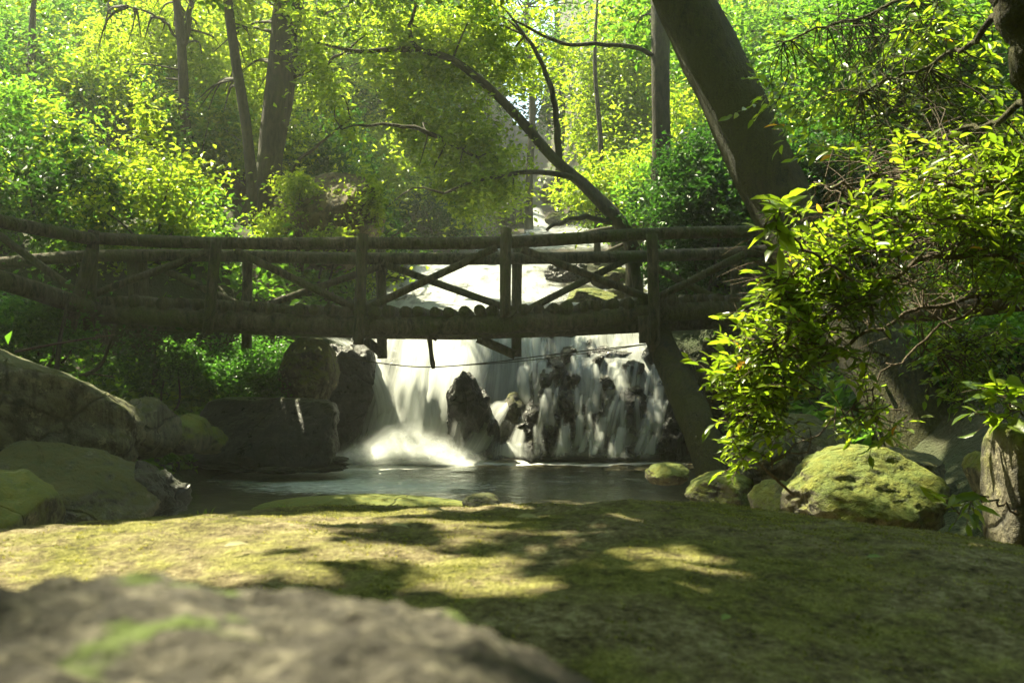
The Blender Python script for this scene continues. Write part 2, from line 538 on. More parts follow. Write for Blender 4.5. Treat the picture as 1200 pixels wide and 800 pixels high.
rw = random.Random(12)
STRANDS = []
for i in range(84):
    x0 = rw.uniform(606, 786); y0 = rw.choice([396, 424, 432, 452, 470, 486, 505]) + rw.uniform(-6, 6)
    h_ = rw.uniform(26, 70); y1 = min(538, y0 + h_)
    D0 = np.interp(y0, [390, 430, 470, 540], [15.95, 15.35, 14.82, 14.42]) - 0.12
    wd = rw.uniform(2.5, 8.5); dx = rw.uniform(-12, 4)
    STRANDS.append(([(x0 + 2, y0 - 7, D0 + 0.08, wd * 0.7), (x0, y0 + 2, D0, wd), (x0 + dx * 0.5, (y0 + y1) / 2, D0 - 0.12, wd * 1.1), (x0 + dx, y1, D0 - 0.20, wd * rw.uniform(1.2, 2.2))], rw.uniform(0.5, 0.95)))
ribbons('waterfall', STRANDS + [
    # the main chute on the left
    ([(520, 372, 16.4, 95), (515, 392, 15.9, 95), (505, 440, 15.45, 88), (490, 490, 15.2, 84), (478, 538, 14.95, 90)], 0.80),
    ([(530, 374, 16.3, 45), (528, 395, 15.8, 45), (522, 440, 15.3, 48), (512, 490, 15.0, 54), (500, 536, 14.8, 66)], 0.95),
    ([(492, 375, 16.2, 20), (490, 395, 15.7, 20), (484, 440, 15.2, 24), (474, 490, 14.95, 40), (462, 535, 14.75, 60)], 0.9),
    # water coming round the smooth dark rock on the far left
    ([(405, 398, 15.9, 12), (425, 412, 15.5, 16), (442, 440, 15.2, 18), (452, 475, 15.0, 18), (452, 520, 14.9, 24)], 0.7),
    ([(380, 392, 16.2, 14), (410, 404, 15.7, 12), (436, 430, 15.35, 12), (447, 462, 15.15, 12)], 0.55),
    # thin curtain in the middle
    ([(590, 374, 16.4, 62), (592, 395, 15.9, 62), (592, 430, 15.7, 60), (588, 470, 15.5, 58), (584, 520, 15.35, 56)], 0.62),
    ([(648, 376, 16.3, 50), (648, 398, 15.95, 50), (646, 425, 15.75, 48), (640, 455, 15.6, 46)], 0.55),
    # right cascade over the steps
    ([(700, 372, 16.6, 78), (702, 392, 16.1, 80), (705, 415, 15.85, 82), (705, 432, 15.55, 84)], 0.62),
    ([(700, 428, 15.6, 60), (704, 440, 15.3, 62), (705, 470, 15.2, 62), (704, 505, 15.15, 60)], 0.36),
    ([(748, 388, 16.2, 30), (752, 410, 15.75, 30), (758, 440, 15.45, 26), (764, 470, 15.3, 24)], 0.62),
    ([(778, 400, 15.7, 12), (778, 430, 15.4, 12), (772, 455, 15.2, 14)], 0.55),
    # split streams between the lower rocks
    ([(770, 452, 15.15, 18), (762, 478, 14.95, 20), (752, 505, 14.8, 26), (742, 536, 14.65, 40)], 0.74),
    ([(765, 460, 15.2, 22), (760, 490, 15.0, 26), (758, 536, 14.85, 26)], 0.6),
    ([(704, 458, 15.2, 12), (692, 480, 15.0, 10), (686, 505, 14.85, 14), (688, 536, 14.7, 22)], 0.68),
    ([(662, 445, 15.4, 8), (664, 470, 15.15, 8), (674, 500, 14.95, 12), (682, 536, 14.75, 14)], 0.55),
    ([(612, 463, 15.2, 14), (590, 474, 14.95, 16), (574, 495, 14.75, 15), (560, 520, 14.6, 20), (548, 538, 14.5, 26)], 0.78),
    ([(620, 478, 14.9, 10), (612, 500, 14.75, 10), (606, 520, 14.6, 14), (602, 538, 14.5, 18)], 0.62),
    ([(614, 478, 14.95, 6), (609, 500, 14.8, 7), (604, 536, 14.65, 8)], 0.6),
    ([(726, 470, 15.0, 38), (726, 490, 14.86, 40), (726, 512, 14.8, 40), (726, 536, 14.75, 40)], 0.36),
    ([(540, 486, 14.5, 9), (535, 510, 14.42, 10), (532, 537, 14.35, 14)], 0.45),
    ([(598, 515, 14.65, 22), (598, 526, 14.5, 26), (598, 538, 14.4, 30)], 0.6),
    ([(730, 518, 14.75, 30), (730, 528, 14.6, 34), (730, 538, 14.5, 38)], 0.62),
], M['fall'])

ribbons('stream_water', [
    ([(560, 296, 25.5, 110), (555, 310, 23.5, 120), (548, 325, 21.5, 130), (540, 345, 19.2, 128), (530, 370, 16.8, 120), (528, 378, 16.2, 112)], 0.80),
    ([(640, 318, 23.5, 60), (650, 338, 20.8, 80), (660, 358, 18.2, 100), (670, 376, 16.5, 110)], 0.62),
    ([(735, 300, 24.5, 24), (745, 315, 22.5, 26), (755, 335, 20.2, 26), (758, 360, 17.8, 28)], 0.62),
    ([(622, 238, 36, 12), (626, 252, 35, 13), (634, 266, 33.5, 18), (650, 276, 31.5, 40)], 0.9),
    ([(700, 262, 32, 95), (690, 274, 30, 95), (640, 286, 27.8, 100), (600, 298, 25.6, 95)], 0.72),
    ([(735, 270, 29, 34), (720, 282, 28, 40), (690, 294, 26.4, 40)], 0.6),
], M['stream'], rows=34, cols=20)


# foam heaped where the chute lands
def make_foam():
    t = NT('water_foam')
    op = t.n('Attribute', attribute_name='op').outputs['Fac']
    p = t.obj_co()
    n = t.noise(p, 5, 5, 0.65)
    a = t.math('MULTIPLY', op, t.ramp(n, [(0.3, 0.35), (0.6, 1.0)]), True)
    d = t.n('BsdfDiffuse', {'Color': (0.85, 0.87, 0.86)})
    tl = t.n('BsdfTranslucent', {'Color': (0.85, 0.87, 0.86)})
    w = t.n('MixShader', {0: 0.4, 1: d.outputs[0], 2: tl.outputs[0]})
    m = t.n('MixShader', {0: a, 1: t.n('BsdfTransparent').outputs[0], 2: w.outputs[0]})
    mat = t.surf(m.outputs[0])
    Vs, Fs, ops = [], [], []
    base = 0
    r = random.Random(3)
    N = 120
    for i in range(N):
        px = r.gauss(472, 40); spread = 1 - min(1, abs(px - 478) / 95)
        hpx = (10 + 52 * spread * r.random())
        D = 14.75 + r.uniform(-0.45, 0.35)
        c = W(px, 400 + CZ / D * F, D); c[2] = 0.0
        wd = r.uniform(0.22, 0.5); hh = hpx / F * D
        lean = r.uniform(-0.3, 0.3)
        rows, cols = 9, 9
        for a_ in range(rows):
            v = a_ / (rows - 1)
            for b_ in range(cols):
                u = -1 + 2 * b_ / (cols - 1)
                arch = math.sqrt(max(0, 1 - u * u * 0.9))
                Vs.append((c[0] + u * wd + lean * v * 0.3, c[1] - 0.25 * math.sin(v * 2.2) + 0.1 * u * u, -0.03 + hh * arch * v * (1 + 0.3 * noise.noise(Vector((u * 2, v * 2, i))))))
                ops.append(0.85 * (1 - abs(u) ** 2) * (1 - v ** 1.5))
        idx = np.arange(rows * cols).reshape(rows, cols) + base
        Fs.append(np.stack([idx[:-1, :-1], idx[:-1, 1:], idx[1:, 1:], idx[1:, :-1]], -1).reshape(-1, 4))
        base += rows * cols
    o = obj('water_foam', Vs, np.vstack(Fs), mat)
    attr(o, 'op', ops)
    tag(o, 'white spray and foam boiling at the foot of the main chute', 'foam', kind='stuff')


make_foam()


# ------------------------------------------------------------------ rocks
def rock_geo(size, seed, sub=5, rough=0.10, facets=7, rot=(0, 0, 0), box=0.0):
    bm = bmesh.new()
    bmesh.ops.create_icosphere(bm, subdivisions=sub, radius=1)
    bm.verts.ensure_lookup_table()
    N = np.array([v.co[:] for v in bm.verts])
    Fc = [tuple(v.index for v in f.verts) for f in bm.faces]
    bm.free()
    rs = np.random.default_rng(seed)
    r = np.ones(len(N))
    if box:
        p = 2 + 6 * box
        r = 1 / (np.sum(np.abs(N) ** p, axis=1) ** (1 / p))
    for _ in range(facets):
        k = rs.normal(size=3); k /= np.linalg.norm(k)
        dk = rs.uniform(0.68, 0.95)
        lim = dk / np.maximum(N @ k, 1e-3)
        h = np.clip((lim - r) / 0.12 * 0.5 + 0.5, 0, 1)
        r = np.where(N @ k > 0.05, lim * (1 - h) + r * h - 0.06 * h * (1 - h), r)
    V = N * r[:, None]
    sh = rs.uniform(0, 50, 3)
    S = np.array(size)
    ms = S.mean()
    d = np.array([noise.fractal(Vector(v * 1.4 + sh), 0.75, 2.1, 5) + 0.35 * noise.ridged_multi_fractal(Vector(v * 2.2 + sh), 0.9, 2.2, 4, 1.0, 2.0) - 0.35 for v in V])
    V = V * (1 + rough * d)[:, None]
    V = V * S
    R = np.array(Euler(rot).to_matrix())
    return V @ R.T, np.array(Fc)


def rock(px, py, D, wpx, hpx, dep, mat, label, seed, name='boulder', cat='rock', group=None, **kw):
    """boulder centred at a photo position, half-sizes given in pixels at its distance, dep = half-depth in metres"""
    if group and 'waterfall' in group and 'sub' not in kw: wpx *= 0.84; hpx *= 0.86
    if mat == 'rock_wet' and 'sub' not in kw: kw = dict(kw, facets=11, rough=0.24, box=0.25)
    c = W(px, py, D)
    V, Fc = rock_geo((wpx / F * D, dep, hpx / F * D), seed, **kw)
    o = obj(name, V + c, Fc, M[mat], origin=c)
    return tag(o, label, cat, group)


# left bank
rock(12, 480, 9.2, 140, 58, 0.62, 'rock_grey', 'big angular grey boulder on the left with a sunlit sloping top edge', 3, sub=6, rough=0.09, rot=(-0.10, math.radians(22), 0.1), box=0.5, facets=4)
rock(90, 585, 8.6, 112, 62, 0.9, 'rock_grey', 'rounded dark boulder lying under the big angular boulder at the water', 11, sub=6, rough=0.09, rot=(0, math.radians(14), 0.3))
rock(183, 580, 8.8, 34, 26, 0.4, 'rock_wet', 'dark wet wedge of rock sloping into the spilling water', 12, rot=(0, math.radians(38), 0))
rock(-5, 620, 7.0, 60, 72, 0.7, 'rock_mossy', 'dark green moss covered rock at the left edge of the picture', 14)
rock(174, 500, 11.0, 34, 38, 0.5, 'rock_grey', 'smooth grey stone on the bank beside the big angular boulder', 15)
rock(222, 510, 11.6, 24, 26, 0.4, 'rock_mossy', 'small mossy rock between the grey stone and the flat ledge', 16)
rock(247, 518, 12.2, 20, 18, 0.3, 'rock_mossy', 'smallest mossy rock at the waterline left of the flat ledge', 17)
rock(318, 508, 13.2, 80, 40, 0.6, 'rock_wet', 'low dark block ledge of rock along the far left waterline', 18, sub=6, box=0.7, facets=3, rough=0.07)
rock(362, 440, 14.4, 34, 44, 0.6, 'rock_mossy', 'tall boulder with a bright yellow green moss cap left of the falls', 19, sub=6)
rock(404, 470, 15.4, 38, 64, 0.36, 'rock_wet', 'smooth dark rock washed by spray at the left edge of the falls', 20, sub=6, facets=6, rough=0.10, box=0.45)
rock(345, 545, 13.0, 60, 10, 0.5, 'rock_wet', 'flat wet rock barely breaking the water below the ledge', 21)
# pool
rock(430, 596, 10.6, 130, 15, 0.55, 'rock_mossy', 'wide brown rock just under the water in the pool', 22, sub=6, facets=2, rough=0.06)
rock(565, 590, 10.2, 24, 12, 0.25, 'rock_grey', 'small pale stone breaking the surface behind the mossy crest', 23)
# rocks in the falls
FR = 'rocks in the waterfall'
rock(549, 486, 14.9, 27, 50, 0.34, 'rock_wet', 'tall upright dark rock splitting the chute from the right cascade', 31, group=FR, sub=6, box=0.35, facets=9, rough=0.16)
rock(645, 446, 15.4, 26, 34, 0.32, 'rock_wet', 'dark rock with a green tuft on top high in the cascade', 32, group=FR)
rock(605, 478, 15.15, 20, 22, 0.3, 'rock_grey', 'pale rounded rock with water pouring over both sides', 33, group=FR)
rock(640, 492, 15.0, 28, 30, 0.3, 'rock_wet', 'blocky dark rock in the middle of the lower cascade', 34, group=FR)
rock(662, 506, 14.9, 16, 18, 0.25, 'rock_wet', 'round dark rock at the lower right of the blocky one', 35, group=FR)
rock(625, 524, 14.75, 18, 16, 0.25, 'rock_wet', 'small wet rock at the waterline under the blocky dark rock', 36, group=FR)
rock(655, 525, 14.75, 13, 15, 0.22, 'rock_wet', 'smaller of the wet waterline rocks under the round dark rock', 37, group=FR)
rock(575, 512, 14.9, 17, 28, 0.28, 'rock_wet', 'narrow dark rock behind the thin stream beside the tall upright rock', 38, group=FR)
rock(728, 494, 15.15, 30, 38, 0.36, 'rock_wet', 'broad dark rock face behind the thin veil on the right', 39, group=FR, sub=6, box=0.3)
rock(720, 455, 15.5, 30, 16, 0.3, 'rock_grey', 'pale rock shelf the water slides over above the broad dark face', 40, group=FR)
rock(690, 405, 16.1, 16, 14, 0.3, 'rock_wet', 'dark knob of rock near the lip of the right cascade', 41, group=FR)
rock(682, 432, 15.75, 28, 14, 0.3, 'rock_wet', 'flat dark step under the lip of the right cascade', 42, group=FR)
rock(688, 470, 15.55, 26, 30, 0.3, 'rock_wet', 'dark recessed rock in the middle of the right cascade', 43, group=FR)
rock(790, 500, 15.0, 26, 40, 0.4, 'rock_wet', 'dark rock closing the right end of the falls beside the leaning prop', 44, group=FR)
rock(765, 445, 15.75, 24, 26, 0.3, 'rock_wet', 'shadowed rock under the rightmost fall of water', 45, group=FR)
rock(700, 520, 14.95, 10, 12, 0.2, 'rock_wet', 'little wet rock at the waterline between two right hand streams', 46, group=FR)
rock(610, 425, 16.35, 90, 36, 0.5, 'rock_wet', 'wet ledge of rock behind the thin middle curtain of water', 47, group=FR, sub=6, box=0.6, facets=3)
rock(500, 450, 16.3, 90, 62, 0.7, 'rock_wet', 'dark rock wall behind the main white chute', 48, group=FR, sub=6, box=0.6, facets=3)
rock(710, 470, 16.3, 100, 62, 0.7, 'rock_wet', 'stepped dark rock wall behind the right cascade', 49, group=FR, sub=6, box=0.6, facets=3)
rr = random.Random(8)
for i, (px, py) in enumerate([(668, 418), (700, 425), (742, 432), (762, 418), (676, 448), (712, 450), (748, 462), (700, 490), (676, 488), (752, 508), (768, 520), (715, 524), (742, 528), (690, 508), (640, 468), (618, 506), (592, 528), (664, 470)]):
    D = float(np.interp(py, [390, 430, 470, 540], [16.0, 15.45, 15.0, 14.62]))
    rock(px, py, D, rr.uniform(9, 15), rr.uniform(8, 13), rr.uniform(0.14, 0.22), 'rock_wet', 'small wet black stone parting the thin streams of the right cascade', 200 + i, name='stone', group='small black stones in the right cascade', sub=4, facets=8, rough=0.2, box=0.3, rot=(0, rr.uniform(-.5, .5), 0))
# upper stream
US = 'rocks in the upper stream'
rock(665, 322, 21.0, 26, 12, 0.5, 'rock_wet', 'grey blue rock in the upper stream seen between the rails', 51, group=US)
rock(690, 350, 18.6, 34, 12, 0.5, 'rock_mossy', 'mossy rock in the upper stream just above the deck logs', 52, group=US)
rock(718, 326, 21.0, 26, 14, 0.5, 'rock_mossy', 'small mossy bank rock behind the right crossed braces', 53, group=US)
rock(735, 345, 19.5, 26, 12, 0.5, 'rock_grey', 'grey bank rock beside the far right channel of the upper stream', 54, group=US)
rock(600, 248, 36, 24, 20, 1.0, 'rock_grey', 'rounded grey brown rock left of the small upper fall', 55, group=US)
rock(660, 226, 37, 30, 16, 1.0, 'rock_grey', 'pale sloping rock right of the small upper fall', 56, group=US)
rock(655, 258, 33, 16, 9, 0.6, 'rock_mossy', 'yellow mossy stone below the small upper fall', 57, group=US)
rock(447, 318, 21, 30, 18, 0.8, 'rock_wet', 'dark rock at the left edge of the upper stream behind the rails', 58, group=US)
rock(392, 262, 18.6, 66, 56, 0.9, 'rock_tan', 'bare tan rock face in the trees above the bridge', 59, sub=6, box=0.3)
# right bank
rock(1008, 582, 6.4, 92, 56, 0.55, 'rock_mossy', 'sunlit yellow mossy boulder below the leafy bush', 61, sub=6, rough=0.11)
rock(1062, 552, 7.4, 40, 30, 0.35, 'rock_grey', 'grey rock peeping up behind the sunlit mossy boulder', 62)
rock(935, 548, 8.8, 76, 60, 0.7, 'rock_grey', 'large shadowed grey boulder behind the hanging leaves', 63, sub=6)
rock(912, 590, 6.7, 30, 26, 0.35, 'rock_mossy', 'low green mossy hump at the left foot of the sunlit boulder', 64)
rock(850, 575, 8.6, 46, 22, 0.45, 'rock_mossy', 'dark mossy rock right of the prop foot at the water', 65)
rock(783, 556, 10.2, 27, 14, 0.3, 'rock_mossy', 'small mossy stone standing in the pool by the prop foot', 66)
rock(1156, 558, 5.6, 22, 28, 0.25, 'rock_mossy', 'brown mossy lump beside the pale stone pillar at right', 67)
rock(1196, 575, 5.0, 30, 75, 0.2, 'rock_mossy', 'upright pale stone streaked with moss at the right edge', 68, name='standing_stone', box=0.6, facets=2, rough=0.06)
rock(880, 440, 14.2, 70, 60, 0.8, 'rock_grey', 'grey rock abutment under the right end of the bridge', 69, sub=6)


# ------------------------------------------------------------------ foreground mound
KX = np.array([-200, 0, 100, 200, 300, 400, 500, 600, 700, 800, 900, 1000, 1100, 1200, 1400], float)
KY = np.array([680, 630, 619, 607, 597, 590.5, 589, 589.5, 590, 593, 600, 613, 632, 660, 760], float)
YC = 3.3


def mound_z(x, y):
    s = np.interp(x, (KX - 600) / F * YC, (KY - 400) / F)
    s = s + np.maximum(np.abs(x) - 2.35, 0) ** 2 * 0.35
    k = np.where(y < YC, 0.058, 0.30)
    return CZ - s * y - k * (y - YC) ** 2


def make_mound():
    X = np.linspace(-3.6, 3.6, 300); Y = np.concatenate([np.linspace(-0.2, 4.2, 260), np.linspace(4.24, 5.6, 40)])
    gx, gy = np.meshgrid(X, Y)
    z = mound_z(gx, gy)
    nz = np.array([noise.fractal(Vector((a * 1.1, b * 1.1, 9)), 0.8, 2.1, 5) for a, b in zip(gx.ravel(), gy.ravel())]).reshape(gx.shape)
    n2 = np.array([noise.fractal(Vector((a * 14, b * 14, 4)), 0.7, 2.2, 3) for a, b in zip(gx.ravel(), gy.ravel())]).reshape(gx.shape)
    vo = np.array([noise.voronoi(Vector((a * 9 + 0.35 * math.sin(b * 7), b * 9, 0.3)))[0][0] for a, b in zip(gx.ravel(), gy.ravel())]).reshape(gx.shape)
    z = z + 0.026 * nz + 0.006 * n2 + 0.014 * (0.35 - vo) * ss(nz + 0.6)
    z = np.maximum(z, -0.5)
    V = np.stack([gx, gy, z], -1).reshape(-1, 3)
    ny, nx = gx.shape
    idx = np.arange(ny * nx).reshape(ny, nx)
    Fq = np.stack([idx[:-1, :-1], idx[:-1, 1:], idx[1:, 1:], idx[1:, :-1]], -1).reshape(-1, 4)
    # close the stone: skirt down into the stream bed
    ring = np.concatenate([idx[0, :], idx[1:, -1], idx[-1, -2::-1], idx[-2:0:-1, 0]])
    lo = V[ring].copy(); lo[:, 2] = -0.6
    b0 = len(V)
    V2 = np.vstack([V, lo])
    m = len(ring)
    sk = np.array([(ring[i], b0 + i, b0 + (i + 1) % m, ring[(i + 1) % m]) for i in range(m)])
    o = obj('mossy_boulder', V2, np.vstack([Fq, sk]), M['rock_mound'])
    tag(o, 'huge low moss covered boulder spread across the foreground in dappled sun', 'rock')
    # short moss fibres growing on it
    n = 170000
    fy = 0.9 + 3.4 * RNG.random(n) ** 1.0
    fx = (RNG.random(n) * 2 - 1) * np.minimum(0.62 * fy + 0.3, 3.2)
    den = np.array([noise.fractal(Vector((a * 2.2, b * 2.2, 1)), 0.8, 2.1, 4) for a, b in zip(fx, fy)])
    keep = (den + RNG.normal(0, 0.30, n) > -0.05) | (np.abs(fy - YC) < 0.25)
    fx, fy = fx[keep], fy[keep]; n = len(fx)
    ix = np.clip((fx - X[0]) / (X[1] - X[0]), 0, nx - 1.01); iy = np.interp(fy, Y, np.arange(len(Y)))
    i0, j0 = iy.astype(int), ix.astype(int)
    fz = z[i0, j0]
    h = RNG.uniform(0.0015, 0.0045, n)
    w = RNG.uniform(0.0016, 0.0035, n)
    a = RNG.uniform(0, 2 * math.pi, n); lean = RNG.normal(0, 0.8, (n, 2))
    B = np.stack([fx, fy, fz - 0.002], -1)
    T = B + np.stack([lean[:, 0] * h, lean[:, 1] * h, h], -1)
    s = np.stack([np.cos(a) * w, np.sin(a) * w, np.zeros(n)], -1)
    Vm = np.stack([B - s, B + s, T], 1).reshape(-1, 3)
    mo = obj('moss', Vm, np.arange(3 * n).reshape(n, 3), M['moss_fibre'], o, smooth=False)
    tag(mo, kind='stuff')
    return X, Y, z


M['rock_mound'] = mound_mat()
M['moss_fibre'] = leaf_mat('moss_fibre', (0.06, 0.068, 0.012), (0.14, 0.145, 0.025), (0.36, 0.33, 0.11), (2.0, 2.0, 1.2), 0.35, 0.8, 3.0)
make_mound()

# blurred stone right under the lens
def make_near():
    D = 0.62
    k = [(-250, 800), (-120, 745), (0, 722), (60, 692), (110, 677), (200, 683), (300, 694), (450, 708), (540, 726), (600, 754), (660, 785), (720, 815), (800, 870)]
    kx = np.array([(a - 600) / F * D for a, b in k]); kz = np.array([(b - 400) / F for a, b in k])
    X = np.linspace(-0.62, 0.16, 150); Y = np.linspace(0.18, 1.0, 150)
    gx, gy = np.meshgrid(X, Y)
    s = np.interp(gx, kx, kz)
    z = CZ - s * gy - np.where(gy < D, 0.9, 2.2) * (gy - D) ** 2
    n = np.array([noise.fractal(Vector((a * 30, b * 30, 2)), 0.7, 2.2, 5) for a, b in zip(gx.ravel(), gy.ravel())]).reshape(gx.shape)
    n = n + 0.8 * np.array([noise.noise(Vector((a * 55, b * 55, 5))) for a, b in zip(gx.ravel(), gy.ravel())]).reshape(gx.shape) * 0.6
    z = z + n * 0.007
    V = np.stack([gx, gy, z], -1).reshape(-1, 3)
    ny, nx = gx.shape
    idx = np.arange(ny * nx).reshape(ny, nx)
    Fq = np.stack([idx[:-1, :-1], idx[:-1, 1:], idx[1:, 1:], idx[1:, :-1]], -1).reshape(-1, 4)
    ring = np.concatenate([idx[0, :], idx[1:, -1], idx[-1, -2::-1], idx[-2:0:-1, 0]])
    lo = V[ring].copy(); lo[:, 2] = 1.1
    b0 = len(V); m = len(ring)
    sk = np.array([(ring[i], b0 + i, b0 + (i + 1) % m, ring[(i + 1) % m]) for i in range(m)])
    o = obj('rock', np.vstack([V, lo]), np.vstack([Fq, sk]), M['rock_near'])
    tag(o, 'out of focus pitted grey stone in the lower left corner', 'rock')


make_near()


# ------------------------------------------------------------------ foot bridge of logs
def px_line(pts, D0, D1, n=14):
    """points along a log given by photo positions, distance running from D0 to D1"""
    pts = np.array(pts, float)
    Ds = np.linspace(D0, D1, len(pts))
    return resample([W(a, b, d) for (a, b), d in zip(pts, Ds)], n)


def make_bridge():
    N_, R_ = 12.7, 14.5
    root = empty('log_footbridge', (0, 13.6, 2.3), 'rustic log footbridge with crossed rail braces spanning the pool', 'bridge')
    sd = [0]

    def log(name, P, r, bump=0.06, sides=12):
        sd[0] += 3.1
        m = MB(); m.tube(P, r, sides, bump, 2.6, sd[0]); return m.build(name, M['log'], root)
    # near rail with the kinked section on the left
    log('rail', px_line([(105, 279), (260, 285), (425, 285), (590, 284), (765, 274), (900, 271)], N_, N_, 40), 0.080)
    log('rail', px_line([(-110, 228), (0, 259), (112, 281)], 10.2, 12.55, 16), 0.082)
    # far rail
    log('rail', px_line([(-40, 312), (105, 300), (260, 300), (425, 303), (590, 303), (765, 300), (900, 294)], R_, R_, 44), 0.090)
    # beams
    log('beam', px_line([(98, 366), (250, 374), (425, 382), (600, 380)], N_, N_, 26), 0.132, 0.07, 14)
    log('beam', px_line([(596, 379), (700, 374), (765, 366), (905, 361)], N_ + 0.02, N_, 20), 0.132, 0.07, 14)
    log('beam', px_line([(-110, 300), (0, 328), (112, 364)], 10.4, 12.6, 14), 0.115, 0.07, 14)
    log('beam', px_line([(60, 372), (425, 386), (600, 386), (900, 372)], R_, R_, 30), 0.13, 0.05, 12)
    # deck of round logs laid side by side
    m = MB()
    r = random.Random(5)
    xs = np.arange(88, 905, 17.5)
    for i, px in enumerate(xs):
        py = np.interp(px, [88, 250, 425, 600, 765, 905], [349, 356, 364, 362, 352, 346]) + r.uniform(-1, 1)
        a = W(px, py + 2, 12.62); b = a.copy(); b[1] = 14.62
        a[0] += r.uniform(-.02, .02); a[1] += r.uniform(-.05, .03)
        m.tube(np.linspace(a, b, 5), 0.080 * r.uniform(0.85, 1.1), 10, 0.06, 3, i)
    m.build('deck', M['log'], root)
    # posts of the near and far side
    for pts, D in [([(110, 270), (104, 388)], N_ - 0.16), ([(108, 292), (82, 384)], N_ - 0.3), ([(254, 280), (243, 391)], N_ - 0.17),
                   ([(425, 274), (420, 404)], N_ - 0.17), ([(593, 267), (592, 372)], N_ - 0.16), ([(764, 274), (768, 412)], N_ - 0.17)]:
        log('post', px_line(pts, D, D, 12), 0.072 if D > 12.5 else 0.078, 0.07)
    for pts in [[(154, 300), (160, 390)], [(166, 300), (172, 388)], [(290, 298), (289, 408)], [(446, 292), (448, 420)], [(606, 288), (605, 418)], [(742, 300), (752, 372)], [(862, 294), (862, 390)]]:
        log('post', px_line(pts, R_ + 0.1, R_ + 0.1, 12), 0.076, 0.07)
    # crossed braces
    for pts in [[(-20, 262), (90, 342)], [(106, 346), (246, 294)], [(276, 294), (418, 362)], [(428, 362), (582, 290)], [(612, 292), (762, 350)], [(768, 350), (872, 298)]]:
        log('brace', px_line(pts, N_ - 0.04, N_ - 0.04, 10), 0.050, 0.08, 9)
    for pts in [[(195, 318), (290, 362)], [(292, 364), (446, 312)], [(452, 310), (602, 364)], [(612, 366), (742, 300)], [(760, 310), (860, 360)]]:
        log('brace', px_line(pts, R_ - 0.02, R_ - 0.02, 10), 0.054, 0.08, 9)
    # knee braces and a stub below the beam
    log('brace', px_line([(560, 396), (604, 416)], R_, R_, 6), 0.07)
    log('brace', px_line([(428, 398), (448, 414)], R_, R_, 6), 0.07)
    log('post', px_line([(755, 370), (756, 402)], N_ - 0.3, N_ - 0.3, 8), 0.075)


make_bridge()

m = MB()
m.tube(px_line([(395, 417), (450, 426), (506, 430), (580, 424), (650, 415), (770, 402)], 13.2, 13.2, 40), 0.008, 5)
m.tube(px_line([(506, 430), (600, 424), (700, 412), (785, 399)], 13.24, 13.24, 30), 0.006, 5)
tag(m.build('cable', M['bark'], origin=W(506, 430, 13.2)), 'thin dark cable sagging below the bridge across the falls', 'cable')
m = MB()
m.tube(px_line([(503, 393), (505, 412), (508, 432)], 13.1, 13.1, 8), [0.035, 0.035, 0.032, 0.03, 0.03, 0.035, 0.04, 0.025], 7, 0.2)
m.tube(px_line([(495, 388), (512, 398)], 13.08, 13.08, 5), 0.03, 6, 0.2)
tag(m.build('stick', M['log'], origin=W(505, 410, 13.1)), 'short broken stick dangling under the bridge on the cable', 'stick')


# ------------------------------------------------------------------ foliage
LIT = []      # (point, radius): places the photograph shows in full sun
for px, py, D, r in [
    (470, 520, 14.8, 0.85), (430, 540, 14.4, 0.35), (500, 540, 14.4, 0.4), (490, 440, 15.3, 0.4), (500, 470, 15.1, 0.5), (440, 528, 14.7, 0.35), (510, 410, 15.6, 0.35), (530, 528, 14.6, 0.4),
    (500, 345, 18.8, 0.9), (560, 325, 21, 1.0), (530, 310, 23, 0.9), (610, 345, 19, 0.8), (560, 360, 17.3, 0.8), (460, 350, 18.5, 0.7),
    (700, 275, 30, 1.2), (630, 255, 34.5, 0.8), (745, 320, 22, 0.5), (690, 345, 18.7, 0.4), (720, 400, 16.0, 0.35),
    (60, 424, 9.6, 0.16), (130, 458, 9.5, 0.16), (100, 442, 9.5, 0.16), (15, 402, 9.6, 0.16), (365, 405, 14.4, 0.3), (390, 400, 15, 0.2),
    (345, 470, 13.0, 0.15), (1000, 555, 6.3, 0.22), (960, 580, 6.2, 0.18), (1060, 575, 6.3, 0.18), (1020, 590, 6.2, 0.12),
    (1190, 570, 4.8, 0.28), (605, 468, 14.9, 0.12), (720, 448, 15.2, 0.15),
    (390, 255, 25, 0.8), (240, 580, 8.8, 0.25), (110, 230, 20, 1.2), (170, 255, 20, 1.0), (60, 150, 23, 0.7), (200, 140, 23, 0.6),
    (1040, 270, 5.0, 0.5), (960, 320, 4.9, 0.42), (900, 400, 4.8, 0.45), (870, 480, 4.9, 0.4), (1090, 230, 5.2, 0.5), (1140, 300, 5.4, 0.4), (940, 450, 4.8, 0.3), (930, 270, 5, 0.25),
    (880, 560, 5, 0.2), (720, 150, 24, 1.3), (430, 10, 20.6, 0.9), (520, 100, 21.0, 0.9), (480, 30, 21.0, 0.9), (560, 160, 20.4, 0.8), (410, 70, 20.9, 0.8), (470, 180, 20.6, 0.8), (180, 320, 17, 0.6), (330, 318, 18.6, 0.7), (70, 320, 16, 0.5), (300, 412, 14.8, 0.3), (240, 430, 14.6, 0.25), (335, 430, 14.8, 0.22), (210, 410, 14.6, 0.25), (270, 455, 14.6, 0.2), (150, 425, 13.4, 0.2), (912, 258, 4.1, 0.22), (400, 235, 17.6, 0.3), (770, 30, 10.2, 0.25), (800, 110, 10.2, 0.25), (845, 200, 10.0, 0.25), (270, 230, 18.5, 0.5), (1100, 100, 6, 0.5), (1020, 60, 6, 0.35), (1130, 270, 5.2, 0.3), (700, 220, 24, 1.0),
]:
    LIT.append((W(px, py, D), r))


def mz(x, y):
    return np.array([x, y, float(mound_z(np.array(x), np.array(y)))])


